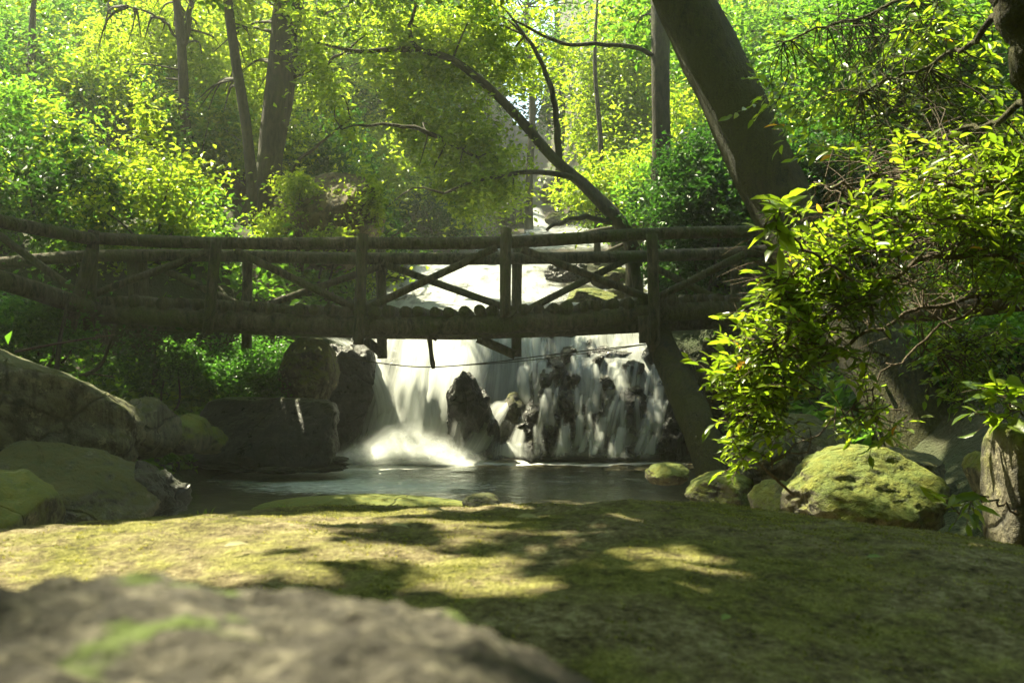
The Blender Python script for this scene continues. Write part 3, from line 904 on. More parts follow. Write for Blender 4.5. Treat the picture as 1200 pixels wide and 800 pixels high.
def on_mound(px, py):
    """point of the mound surface seen at a photo position"""
    best = None
    for D in np.arange(0.9, 3.5, 0.02):
        p = W(px, py, D)
        if p[2] <= mound_z(p[0], p[1]): return p
        best = p
    return best


PATCH = []      # sun flecks on the mound: (x, y, radius_x, radius_y)
for px, py, rx, ry in [(0, 650, 90, 40), (110, 640, 90, 28), (215, 630, 70, 20), (60, 690, 60, 14), (160, 665, 40, 8), (150, 650, 60, 18), (270, 655, 50, 14), (255, 640, 45, 10),
                       (300, 605, 60, 5), (400, 598, 50, 5), (500, 594, 60, 4), (600, 593, 60, 4), (395, 612, 40, 7), (300, 672, 30, 10), (370, 660, 26, 12),
                       (392, 628, 22, 6), (390, 675, 20, 14), (235, 672, 26, 8), (520, 612, 40, 5), (520, 640, 24, 6), (600, 622, 30, 6), (640, 605, 18, 4),
                       (622, 690, 46, 42), (720, 690, 12, 12), (845, 700, 10, 6), (630, 720, 30, 26), (590, 690, 28, 16), (560, 655, 20, 6), (640, 640, 14, 5),
                       (880, 630, 26, 5), (860, 650, 18, 6), (880, 680, 18, 18), (950, 715, 22, 18), (1000, 745, 26, 14), (960, 790, 18, 20), (760, 612, 30, 3), (1120, 635, 40, 5), (1040, 660, 26, 5), (450, 640, 16, 8), (480, 660, 14, 10), (500, 690, 14, 12), (555, 632, 26, 5), (700, 640, 16, 4), (800, 700, 10, 8), (690, 606, 20, 3), (930, 660, 16, 6), (1060, 700, 16, 8), (760, 660, 12, 5), (560, 610, 24, 4), (455, 606, 30, 3), (720, 625, 20, 3), (820, 665, 10, 5), (1000, 640, 20, 3), (300, 640, 16, 6), (345, 640, 14, 8)]:
    c = on_mound(px, py); a = on_mound(px + rx, py); b = on_mound(px, min(py + ry, 799)); e = on_mound(px, max(py - ry, 592))
    PATCH.append((c[0], c[1], abs(a[0] - c[0]), max(0.06, abs(e[1] - b[1]) / 2)))


def mound_shade(x, y):
    """True where a leaf shadow should fall on the mound"""
    w = 0.06 * noise.noise(Vector((x * 5, y * 5, 2))), 0.06 * noise.noise(Vector((x * 5, y * 5, 8)))
    if y < 0.62 and x < 0.25: return noise.noise(Vector((x * 3.6, y * 3.6, 5))) > 0.34
    for cx, cy, rx, ry in PATCH:
        pad = 0.055 if x < -0.3 else 0.036
        rx += pad; ry += pad
        if ((x + w[0] - cx) / rx) ** 2 + ((y + w[1] - cy) / ry) ** 2 < 1.0: return False
    return True


def lit_filter(C, size=0.06):
    """drop leaves standing in the way of the sun to the lit places"""
    keep = np.ones(len(C), bool)
    for p, r in LIT:
        d = C - p
        t = d @ SUN
        perp = np.linalg.norm(d - t[:, None] * SUN, axis=1)
        ph = np.arctan2(d[:, 2], d[:, 0])
        rr = r * (1 + 0.25 * np.sin(3 * ph + p[0])) + size
        keep &= ~((t > max(0.5, r)) & (perp < rr))
    # the sun flecks on the mound
    t = (C[:, 2] - 1.3) / SUN[2]
    g = C - t[:, None] * SUN
    k2 = (t > 0.6) & (np.abs(g[:, 0]) < 3.2) & (g[:, 1] > -0.3) & (g[:, 1] < 4.6)
    for i in np.nonzero(k2)[0]:
        if not mound_shade(g[i, 0], g[i, 1]): keep[i] = False
    return keep


def leaf_quads(C, A, Nn, L, wr=0.5, fold=0.18):
    """kite leaves: base C, axis A, blade normal Nn, length L"""
    A = A / (np.linalg.norm(A, axis=1)[:, None] + 1e-9)
    S = np.cross(Nn, A); S /= np.linalg.norm(S, axis=1)[:, None] + 1e-9
    Nn = np.cross(A, S)
    L = L[:, None]
    b = C; tip = C + A * L
    mid = C + A * L * 0.45
    l = mid + S * L * wr * 0.5 + Nn * L * fold
    r = mid - S * L * wr * 0.5 + Nn * L * fold
    V = np.stack([b, l, tip, r], 1).reshape(-1, 3)
    n = len(C)
    return V, np.arange(4 * n).reshape(n, 4)


def clump_leaves(centres, rad, per, rng, flat=0.45):
    """leaf centres scattered in flattened tilted clumps"""
    n = len(centres)
    g = rng.normal(size=(n, per, 3)) * np.array([1, 1, flat]) * 0.55
    tilt = rng.normal(0, 0.35, (n, 2))
    g[:, :, 2] += g[:, :, 0] * tilt[:, :1] + g[:, :, 1] * tilt[:, 1:]
    r = np.broadcast_to(np.asarray(rad), (n,))
    return (centres[:, None, :] + g * r[:, None, None]).reshape(-1, 3)


def leaves_obj(name, C, size, mat, parent, rng, droop=0.35, up=1.0, wr=0.55, flt=True):
    if flt and len(C):
        C = C[lit_filter(C)]
    n = len(C)
    A = rng.normal(size=(n, 3)); A[:, 2] = A[:, 2] * 0.5 - droop
    Nn = rng.normal(size=(n, 3)) * 0.75 + np.array([0, 0, up])
    L = size * rng.uniform(0.5, 1.5, n)
    V, Fq = leaf_quads(C, A, Nn, L, wr)
    return obj(name, V, Fq, mat, parent, smooth=False)


def ground_at(x, y):
    return float(terr(np.array(x), np.array(y)))


def px_ell(ells, rng):
    """clump centres from photo-space ellipses (px,py,D,rx,ry,half depth in m,count)"""
    out = []
    for px, py, D, rx, ry, dd, n in ells:
        u = rng.normal(size=(n, 3)); u /= np.linalg.norm(u, axis=1)[:, None]
        u *= rng.random(n)[:, None] ** (1 / 2.4)
        c = W(px, py, D)
        out.append(c + u * np.array([rx / F * D, dd, ry / F * D]))
    return np.vstack(out)


def tree(name, label, trunk, leafage, leaf='leaf_mid', size=0.12, per=60, rad=0.55, limbs=(), bark='bark', group=None, cat='tree', seed=0, added_shade=None, sink=True, twigs=True, droop=0.35, flat=0.45):
    """trunk / limbs: lists of (px,py,D,radius); crown: photo-space ellipses"""
    rng = np.random.default_rng(seed + 100)
    P = np.array([(*W(a, b, D), r) for a, b, D, r in trunk])
    if sink:
        g = ground_at(P[0, 0], P[0, 1])
        if P[0, 2] > g - 0.1:
            q = P[0].copy(); q[2] = g - 0.25; q[3] *= 1.25
            P = np.vstack([q, P])
    base = P[0, :3].copy(); base[2] += 0.0
    root = empty(name, base, label, cat, group)
    m = MB()
    Q = resample(P, max(14, 6 * len(P)))
    m.tube(Q[:, :3], np.maximum(Q[:, 3], 0.004), 12, 0.10, 1.8, seed)
    ends = [Q[:, :3]]
    for lb in limbs:
        B = resample(np.array([(*W(a, b, D), r) for a, b, D, r in lb]), 22)
        wob = np.array([[noise.noise(Vector((i * 0.4, seed, k))) for k in range(3)] for i in range(22)]) * 0.05
        B[1:, :3] += wob[1:]
        m.tube(B[:, :3], np.maximum(B[:, 3], 0.004), 8, 0.08, 2.5, seed + 1)
        ends.append(B[:, :3])
    C = px_ell(leafage, rng) if leafage else np.zeros((0, 3))
    if len(C): C[:, 2] = np.maximum(C[:, 2], terr(C[:, 0], C[:, 1]) + rng.uniform(0.1, 0.7, len(C)))
    if twigs and len(C):
        E = np.vstack(ends)
        Ck = C[lit_filter(C)]
        for c in Ck[::max(1, len(Ck) // 26)]:
            d = np.linalg.norm(E - c, axis=1)
            e = E[d.argmin()]
            if 0.3 < d.min() < 6:
                mid = (e + c) / 2 + np.array([0, 0, 0.12 * d.min()]) + rng.normal(0, 0.08, 3)
                T = resample([e, mid, c], 7)
                m.tube(T, np.linspace(0.012 + 0.012 * d.min(), 0.006, 7), 5)
    m.build('trunk', M[bark], root)
    if added_shade is not None: C = np.vstack([C, added_shade])  # unseen leaf clumps added to cast shade share this mesh
    if len(C):
        Lc = clump_leaves(C, rad * rng.uniform(0.6, 1.4, len(C)), per, rng, flat)
        leaves_obj('leafage', Lc, size, M[leaf], root, rng, droop=droop)
    return root


# shade needed on things the photograph shows in shadow -> leaf clumps up along the sun's rays
def shade_clumps(points, h0, h1, rng, jitter=0.12):
    P = np.asarray(points, float)
    h = rng.uniform(h0, h1, len(P))
    t = (h - P[:, 2]) / SUN[2]
    return P + SUN * t[:, None] + rng.normal(0, jitter, P.shape)


rs = np.random.default_rng(21)
pts = []
while len(pts) < 5200:
    y = rs.uniform(-0.3, 4.8); x = rs.uniform(-2.8, 2.8)
    if mound_shade(x, y): pts.append((x, y, 1.3))
mound_pts = np.array(pts)
bridge_pts = np.stack([rs.uniform(-6.2, 3.6, 850), rs.uniform(12.3, 14.9, 850), rs.uniform(2.2, 3.2, 850)], -1)
fall_pts = np.stack([rs.uniform(0.3, 3.2, 110), rs.uniform(14.2, 16.2, 110), rs.uniform(0, 1.8, 110)], -1)
left_pts = np.stack([rs.uniform(-7.5, -2.4, 1300), rs.uniform(6.5, 11.5, 1300), rs.uniform(0.2, 1.7, 1300)], -1)
pool_pts = np.stack([rs.uniform(-3.0, 2.6, 230), rs.uniform(5.5, 14.0, 230), np.zeros(230)], -1)
right_pts = np.vstack([np.stack([rs.uniform(1.6, 5.5, 1200), rs.uniform(4.5, 12.5, 1200), rs.uniform(0.3, 1.6, 1200)], -1), np.stack([rs.uniform(2.8, 4.8, 420), rs.uniform(8, 10, 420), rs.uniform(0.4, 2.6, 420)], -1)])

# the big leaning tree on the right: its crown is unseen leaf clumps added overhead for shade
tree('leaning_tree', 'big dark leaning trunk crossing the right end of the bridge', [(1150, 640, 8.6, 0.42), (1105, 560, 8.8, 0.40), (1050, 455, 9.2, 0.36), (985, 355, 9.7, 0.345), (915, 240, 10.2, 0.335), (855, 110, 10.5, 0.33), (798, -10, 10.8, 0.32), (740, -150, 11, 0.29), (640, -330, 10.8, 0.22), (500, -480, 10.2, 0.14)],
     [], leaf='leaf_mid', size=0.13, per=24, rad=0.24, bark='bark_moss', seed=1,
     limbs=[[(740, -150, 11, 0.18), (600, -320, 9.5, 0.14), (350, -620, 8, 0.08), (200, -900, 7, 0.04)], [(690, -250, 11, 0.16), (640, -500, 9, 0.1), (600, -900, 7.5, 0.05)], [(640, -330, 10.8, 0.15), (500, -330, 14, 0.1), (250, -330, 17, 0.05)]],
     added_shade=np.vstack([shade_clumps(mound_pts, 4.7, 6.2, rs, 0.05), shade_clumps(np.vstack([right_pts, pool_pts]), 7.5, 10.5, rs), np.stack([rs.uniform(-10, 10, 5200), rs.uniform(-10, 8, 5200), rs.uniform(8.5, 12, 5200)], -1)]), twigs=False)  # the last stack is unseen canopy added overhead to block sky

# ------------------------------------------------------------------ trees behind the bridge
BT = 'forest trees behind the bridge'
tree('vertical_tree', 'straight dark tree trunk rising behind the right end of the bridge', [(774, 300, 18.5, 0.22), (775, 200, 18.5, 0.185), (774, 80, 18.5, 0.17), (773, -40, 18.5, 0.165), (770, -250, 18.5, 0.12)],
     [(800, 20, 20, 90, 60, 1.5, 60)], seed=2, group=BT, limbs=[[(772, 68, 18.5, 0.05), (740, 55, 18.3, 0.045), (700, 52, 18.2, 0.04), (655, 50, 18.2, 0.035), (600, 22, 18, 0.02)]],
     added_shade=shade_clumps(fall_pts, 8.5, 9.1, rs), rad=0.4, per=36, size=0.14)  # unseen clumps added to shade the right falls
tree('arching_tree', 'tree with two dark stems arching up to the left over the stream', [(742, 300, 19, 0.16), (728, 264, 19, 0.15), (690, 222, 19, 0.12), (648, 185, 19, 0.105), (605, 135, 19, 0.09), (560, 92, 19, 0.078), (520, 66, 19, 0.07), (470, 58, 19, 0.055), (418, 60, 19, 0.04), (370, 50, 19, 0.02)],
     [(470, 120, 19.8, 110, 80, 1.2, 220), (510, 190, 19.4, 105, 65, 1.0, 210), (450, 40, 19.8, 130, 55, 1.2, 130), (560, 60, 20.2, 110, 60, 1.2, 110), (470, 240, 18.7, 80, 32, 0.8, 110), (560, 225, 18.8, 50, 36, 0.8, 70)],
     leaf='leaf_sun', size=0.11, per=64, rad=0.42, seed=3, group=BT,
     limbs=[[(728, 264, 19, 0.1), (700, 235, 18.8, 0.09), (660, 205, 18.6, 0.06), (590, 205, 18.3, 0.04), (520, 225, 18.2, 0.02)],
            [(655, 190, 19, 0.07), (652, 140, 19, 0.06), (640, 85, 19, 0.05), (615, 40, 19, 0.03)],
            [(495, 62, 19, 0.05), (480, 40, 19, 0.04), (488, 5, 19, 0.03)],
            [(560, 185, 18.6, 0.03), (500, 155, 18.6, 0.045), (450, 146, 18.6, 0.03), (400, 150, 18.6, 0.015)],
            [(725, 262, 19, 0.06), (680, 255, 18.8, 0.05), (640, 268, 18.6, 0.03)]], flat=0.35)
tree('twin_trunk_tree', 'thick ivy clad double trunk standing behind the left half of the bridge', [(312, 300, 20, 0.34), (312, 240, 20, 0.30), (318, 170, 20, 0.26), (326, 90, 20, 0.24), (334, 0, 20, 0.22), (340, -120, 20, 0.15)],
     [(330, 50, 22, 110, 75, 1.4, 110), (410, 90, 20, 60, 60, 1.2, 80), (300, -20, 20, 120, 45, 1.5, 90)], seed=4, group=BT, leaf='leaf_sun', size=0.115, rad=0.45,
     limbs=[[(316, 230, 20, 0.14), (330, 150, 20.1, 0.13), (345, 70, 20.2, 0.12), (352, -20, 20.2, 0.09)], [(316, 240, 19.8, 0.05), (350, 190, 19.5, 0.035), (410, 140, 19.3, 0.02)], [(345, 90, 20, 0.05), (390, 70, 19.7, 0.03), (430, 40, 19.5, 0.015)]],
     added_shade=shade_clumps(bridge_pts, 8.0, 8.8, rs, 0.08))  # unseen clumps added to shade the bridge
tree('slender_tree', 'slim dark leaning stem left of the thick double trunk', [(298, 300, 19.5, 0.13), (296, 230, 19.5, 0.115), (289, 150, 19.5, 0.105), (276, 70, 19.5, 0.1), (266, -10, 19.5, 0.09), (258, -120, 19.5, 0.06)],
     [(265, 20, 21, 80, 60, 1.0, 70), (245, 110, 21, 30, 40, 0.8, 30)], seed=5, group=BT, leaf='leaf_sun', size=0.11, rad=0.42)
tree('forked_tree', 'slim grey trunk forking high up at the left', [(232, 290, 21, 0.13), (226, 220, 21, 0.12), (217, 140, 21, 0.11), (213, 60, 21, 0.10), (205, -20, 21, 0.08), (200, -90, 21, 0.05)],
     [(190, 50, 23, 90, 55, 1.2, 80), (130, 120, 21, 60, 50, 1.4, 80)], seed=6, group=BT, leaf='leaf_sun', size=0.11, rad=0.45,
     limbs=[[(214, 60, 21, 0.07), (222, 20, 21, 0.065), (224, -40, 21, 0.05)], [(212, 50, 21, 0.03), (185, 20, 20.8, 0.025), (150, 8, 20.6, 0.015)]],
     added_shade=shade_clumps(left_pts, 8.2, 10.5, rs))  # unseen clumps added to shade the left bank

FT = 'far forest trees on the slope'
k = 0
far = [  # px, base py, D, trunk r, crown ellipses, leaf, label
    (130, 250, 27, 0.14, [(120, 90, 27, 120, 80, 2, 120)], 'leaf_sun', 'leafy tree with a thin dark trunk on the upper left slope'),
    (375, 230, 27, 0.12, [(385, 60, 27, 90, 90, 2, 110), (390, 180, 26, 60, 40, 1.2, 40)], 'leaf_sun', 'light green tree behind the thick double trunk'),
    (40, 255, 24, 0.16, [(25, 120, 23, 90, 90, 2, 130), (20, 190, 22, 70, 60, 1.4, 70)], 'leaf_mid', 'darker leafy tree at the left edge above the rail'),
    (620, 215, 33, 0.13, [(600, 30, 33, 110, 60, 2.5, 110)], 'leaf_mid', 'pale thin trunk beyond the small upper fall'),
    (655, 205, 36, 0.14, [(640, 90, 36, 80, 60, 2.5, 80)], 'leaf_deep', 'bluish shaded tree in the gap above the stream'),
    (742, 230, 27, 0.12, [(722, 130, 27, 62, 80, 1.6, 130), (730, 40, 27, 70, 60, 1.6, 70)], 'leaf_sun', 'bright yellow green tree left of the straight trunk'),
    (700, 262, 25, 0.08, [(712, 225, 25, 56, 36, 1.2, 90)], 'leaf_sun', 'low sunlit sapling beside the stream below the bright tree'),
    (840, 250, 24, 0.18, [(870, 60, 24, 90, 70, 2, 130), (920, 130, 22, 70, 50, 1.6, 90)], 'leaf_mid', 'broad green tree right of the big leaning trunk'),
    (985, 260, 19, 0.14, [(990, 110, 19, 110, 90, 1.8, 190), (1010, 190, 17, 90, 50, 1.4, 110)], 'leaf_mid', 'dense tree filling the space behind the hanging bush'),
    (180, 235, 25, 0.12, [(210, 60, 25, 90, 70, 2, 120), (150, 150, 24, 80, 60, 1.6, 100)], 'leaf_sun', 'sunny tree between the forked trunk and the left slope'),
    (80, 200, 30, 0.14, [(100, 40, 29, 110, 60, 2, 110), (60, 110, 28, 90, 60, 2, 90)], 'leaf_mid', 'taller tree high on the left slope under the bright sky gap'),
    (455, 240, 30, 0.12, [(470, 90, 29, 90, 90, 2, 120)], 'leaf_mid', 'green tree behind the arching branches'),
    (1060, 250, 12, 0.10, [(1060, 60, 12, 110, 80, 1.2, 150), (1150, 150, 12, 80, 80, 1.2, 110)], 'leaf_mid', 'fine leaved tree just beyond the corner twigs'),
    (1120, 260, 15, 0.14, [(1110, 110, 15, 100, 110, 1.5, 190)], 'leaf_mid', 'shaded leafy tree at the right behind the corner trunk'),
]
for px, py, D, r, cr, lf, lab in far:
    k += 1
    g = W(px, py, D)
    tree('tree', lab, [(px, py, D, r), (px + 4, py - 90, D, r * 0.85), (px - 3, py - 190, D, r * 0.6), (px + 2, py - 290, D, r * 0.3)], cr, leaf=lf, size=0.13 if D > 20 else 0.10, per=70, rad=0.6 if D > 20 else 0.4, seed=10 + k, group=FT)
# the wood behind, tree by tree
rb = np.random.default_rng(5)
DT = 'distant trees closing the valley'
spots = []
for i in range(44):
    for _ in range(40):
        y = rb.uniform(30, 62); x = rb.uniform(-0.62, 0.62) * y
        if abs(x - stream_c(y)) > stream_w(y) + 1.0 and all((x - a) ** 2 + (y - b) ** 2 > 9 for a, b in spots):
            spots.append((x, y)); break
for i, (x, y) in enumerate(spots):
    z = ground_at(x, y)
    px = 600 + x / y * F; py = 400 - (z - CZ) / y * F
    h = rb.uniform(6, 10) / y * F
    w_ = rb.uniform(2.2, 3.4) / y * F
    lf = ['leaf_mid', 'leaf_sun', 'leaf_mid', 'leaf_deep'][i % 4]
    tree('distant_tree', 'slender leafy tree far up the wooded valley behind the bridge', [(px, py, y, 0.17), (px + rb.uniform(-12, 12), py - h * 0.5, y, 0.13), (px + rb.uniform(-16, 16), py - h, y, 0.05)],
         [(px, py - h * 0.75, y, w_, h * 0.35, 2.4, 60), (px, py - h * 0.4, y, w_ * 0.9, h * 0.3, 2.2, 36)], leaf=lf, size=0.2, per=55, rad=0.9, seed=60 + i, group=DT)

# ------------------------------------------------------------------ shrubs
def shrub(name, label, ells, leaf, size, per, rad, seed, group=None, cat='shrub', stems=4, flat=0.6):
    rng = np.random.default_rng(seed + 900)
    C = px_ell(ells, rng)
    C[:, 2] = np.maximum(C[:, 2], terr(C[:, 0], C[:, 1]) + rng.uniform(0.05, 0.5, len(C)))
    b = C.mean(axis=0).copy(); b[2] = min(ground_at(b[0], b[1]), C[:, 2].min())
    root = empty(name, b, label, cat, group)
    m = MB()
    for i in range(stems):
        c = C[rng.integers(len(C))]
        q = b + rng.normal(0, 0.15, 3) * np.array([1, 1, 0])
        T = resample([q, (q + c) / 2 + rng.normal(0, 0.15, 3), c], 9)
        m.tube(T, np.linspace(0.03, 0.006, 9), 6)
    m.build('stem', M['bark'], root)
    Lc = clump_leaves(C, rad * rng.uniform(0.6, 1.4, len(C)), per, rng, flat)
    leaves_obj('foliage', Lc, size, M[leaf], root, rng)
    return root


shrub('shrub', 'sunlit pale green shrub on the slope above the left rail', [(115, 225, 20, 75, 36, 1.0, 130), (180, 250, 19.5, 60, 26, 0.9, 80)], 'leaf_sun', 0.10, 60, 0.4, 1)
shrub('shrub', 'shaded shrub above the kinked left end of the rail', [(25, 240, 17, 60, 40, 0.9, 90)], 'leaf_mid', 0.10, 60, 0.4, 2)
shrub('shrub', 'green shrub around the feet of the slim left trunks', [(250, 255, 19, 60, 34, 0.8, 100), (210, 215, 21, 40, 30, 0.8, 40)], 'leaf_mid', 0.10, 60, 0.4, 3)
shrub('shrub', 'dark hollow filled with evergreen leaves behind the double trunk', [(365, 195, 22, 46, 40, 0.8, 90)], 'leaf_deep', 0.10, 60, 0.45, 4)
shrub('shrub', 'light shrub right of the double trunk foot', [(330, 262, 18, 26, 18, 0.5, 30), (436, 236, 17.9, 26, 24, 0.3, 34), (352, 222, 18, 26, 14, 0.3, 20), (395, 280, 17.6, 40, 8, 0.2, 14)], 'leaf_sun', 0.09, 50, 0.3, 5)
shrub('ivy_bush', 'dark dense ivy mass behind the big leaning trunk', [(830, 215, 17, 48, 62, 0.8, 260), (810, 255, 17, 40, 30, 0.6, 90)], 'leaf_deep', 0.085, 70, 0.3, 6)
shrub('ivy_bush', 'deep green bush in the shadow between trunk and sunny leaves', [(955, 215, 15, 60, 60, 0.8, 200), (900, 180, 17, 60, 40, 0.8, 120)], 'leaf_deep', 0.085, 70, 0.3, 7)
shrub('shrub', 'ferny green undergrowth below the left half of the bridge', [(285, 432, 15.0, 66, 40, 0.4, 150), (225, 440, 14.7, 50, 40, 0.4, 100), (320, 455, 14.2, 30, 20, 0.3, 40)], 'leaf_fern', 0.06, 60, 0.24, 8)
shrub('shrub', 'scrubby shrub behind the far rail at the left', [(150, 330, 17, 130, 34, 0.8, 170), (50, 288, 16.2, 80, 34, 0.6, 110)], 'leaf_mid', 0.09, 60, 0.36, 9)
shrub('shrub', 'dim shrub below the kinked left end of the bridge', [(40, 380, 12.5, 70, 40, 0.5, 120)], 'leaf_fern', 0.07, 60, 0.3, 10)
shrub('shrub', 'leafy shrub behind the crossed braces left of the stream', [(330, 318, 19, 90, 26, 0.7, 110)], 'leaf_mid', 0.085, 60, 0.34, 11)
shrub('shrub', 'dry scrub on the bank between boulder and bridge', [(165, 430, 13.2, 60, 40, 0.5, 60)], 'leaf_deep', 0.06, 44, 0.26, 12)
shrub('shrub', 'small leaved ground shrub in the sun at the right edge', [(1140, 430, 9, 70, 40, 0.6, 150), (1180, 400, 9.5, 50, 30, 0.5, 70)], 'leaf_mid', 0.055, 60, 0.2, 13)
shrub('shrub', 'low green shrub among braces at the right end of the bridge', [(820, 315, 17.5, 70, 30, 0.7, 110)], 'leaf_deep', 0.085, 60, 0.3, 14)

rh = np.random.default_rng(31)
HS = 'bushes all over the wooded slopes'
spots = []
for i in range(96):
    for _ in range(60):
        y = rh.uniform(15.5, 33); x = rh.uniform(-0.58, 0.58) * y
        if y < 21.5 and 185 < 600 + x / y * F < 370: continue
        if y < 18.6 and 300 < 600 + x / y * F < 480: continue
        if abs(x - stream_c(y)) > stream_w(y) + 0.9 and all((x - a) ** 2 + (y - b) ** 2 > 2.6 for a, b in spots):
            spots.append((x, y)); break
for i, (x, y) in enumerate(spots):
    z = ground_at(x, y)
    px = 600 + x / y * F; py = 400 - (z + 0.9 - CZ) / y * F
    shrub('hillside_bush', 'leafy bush growing on the wooded slope behind the bridge', [(px, py, y, rh.uniform(1.0, 1.7) / y * F, rh.uniform(0.8, 1.4) / y * F, 1.1, 60)], ['leaf_sun', 'leaf_mid', 'leaf_sun', 'leaf_deep'][i % 4], 0.12, 58, 0.42, 40 + i, HS)

# undergrowth over the slopes
def undergrowth():
    rng = np.random.default_rng(77)
    n = 190000
    y = 9 + 36 * rng.random(n) ** 1.6; x = rng.uniform(-0.6, 0.6, n) * (y + 3)
    d = np.abs(x - stream_c(y)) - stream_w(y)
    k = d > 0.5
    x, y = x[k], y[k]
    z = terr(x, y)
    dn = np.array([noise.fractal(Vector((a * 0.35, b * 0.35, 0)), 0.8, 2, 3) for a, b in zip(x, y)])
    k = dn + rng.normal(0, 0.2, len(x)) > -0.05
    x, y, z, dn = x[k], y[k], z[k], dn[k]
    h = np.abs(rng.normal(0, 0.35, len(x))) * (0.5 + np.clip(dn, 0, 1.2))
    C = np.stack([x, y, z + 0.05 + h], -1)
    o = leaves_obj('undergrowth', C, 0.15, M['leaf_mid'], None, rng)
    tag(o, 'leafy ground cover over the wooded slopes', 'undergrowth', kind='stuff')


undergrowth()


# ------------------------------------------------------------------ near leafy bush on the right, sprays with real leaf blades
def blade_mesh(B, A, Nn, L, wr):
    """eight-vertex pointed leaf blades"""
    A = A / np.linalg.norm(A, axis=1)[:, None]
    S = np.cross(Nn, A); S /= np.linalg.norm(S, axis=1)[:, None] + 1e-9
    Nn = np.cross(A, S)
    L = L[:, None]
    w = L * wr * 0.5
    def P(t, s, dz): return B + A * L * t + S * w * s + Nn * L * dz
    V = np.stack([P(0, 0, 0), P(0.33, 0, 0.0), P(0.68, 0, -0.02), P(1, 0, -0.09), P(0.30, 0.92, 0.07), P(0.66, 0.78, 0.05), P(0.30, -0.92, 0.07), P(0.66, -0.78, 0.05)], 1).reshape(-1, 3)
    f = [(0, 1, 4), (1, 2, 5), (1, 5, 4), (2, 3, 5), (0, 6, 1), (1, 6, 7), (1, 7, 2), (2, 7, 3)]
    n = len(B)
    Fq = (np.array(f)[None] + 8 * np.arange(n)[:, None, None]).reshape(-1, 3)
    return V, Fq


def leafy(name, label, branches, regions, seed, L=0.09, spray=0.30, wr=0.42, leaf='leaf_bush', cat='bush', nleaf=9, bark='twig', dirx=-0.8, flt=True, group=None):
    """branches: photo-space limbs (px,py,D,r); regions: ellipses (px,py,D,rx,ry,dd,count) of leaf sprays hung on the limbs"""
    rng = np.random.default_rng(seed + 300)
    Bs = []
    m = MB()
    for b in branches:
        Q = resample(np.array([(*W(p, q, D), r) for p, q, D, r in b]), 26)
        wob = np.array([[noise.noise(Vector((i * 0.5, seed * 3.3, kk))) for kk in range(3)] for i in range(26)]) * 0.05
        Q[:, :3] += wob
        m.tube(Q[:, :3], np.maximum(Q[:, 3], 0.003), 8, 0.08, 5, seed)
        Bs.append(Q[:, :3])
    root = empty(name, Bs[0][0], label, cat, group)
    E = np.vstack(Bs)
    C = px_ell(regions, rng)
    lb, la, ln = [], [], []
    for c in C:
        d = np.linalg.norm(E - c, axis=1)
        e = E[d.argmin()]
        ax = (c - e) / (d.min() + 1e-6) * 0.6 + np.array([dirx, 0, 0.25]) * 0.7 + rng.normal(0, 0.45, 3)
        ax /= np.linalg.norm(ax)
        ln_ = spray * rng.uniform(0.6, 1.3)
        p0 = c - ax * ln_ * 0.5; p1 = c + ax * ln_ * 0.5 - np.array([0, 0, 0.03])
        if d.min() > 0.12 and rng.random() < 0.55:
            T = resample([e, (e + p0) / 2 + rng.normal(0, 0.04, 3), p0, c, p1], 9)
        else:
            T = resample([p0, c, p1], 6)
        m.tube(T, np.linspace(0.0042, 0.0014, len(T)), 4, cap=False)
        nl = int(nleaf * rng.uniform(0.7, 1.3))
        sd = np.cross(ax, [0, 0, 1.0]); sd /= np.linalg.norm(sd) + 1e-9
        for j in range(nl):
            t = (j + 0.6) / nl
            base = (1 - t) ** 2 * p0 + 2 * t * (1 - t) * c + t * t * p1
            side = 1 if j % 2 else -1
            if j == nl - 1: side = 0
            a = ax * 0.75 + sd * side * 0.9 + rng.normal(0, 0.25, 3) + np.array([0, 0, -0.12])
            lb.append(base); la.append(a); ln.append(np.array([0, 0, 1.0]) + rng.normal(0, 0.52, 3) - 0.15 * ax)
    lb, la, ln = np.array(lb), np.array(la), np.array(ln)
    if flt:
        kp = lit_filter(lb)
        lb, la, ln = lb[kp], la[kp], ln[kp]
    V, Fq = blade_mesh(lb, la, ln, L * rng.uniform(0.45, 1.3, len(lb)), wr)
    m.build('branch', M[bark], root)
    obj('leaves', V, Fq, M[leaf], root)
    return root


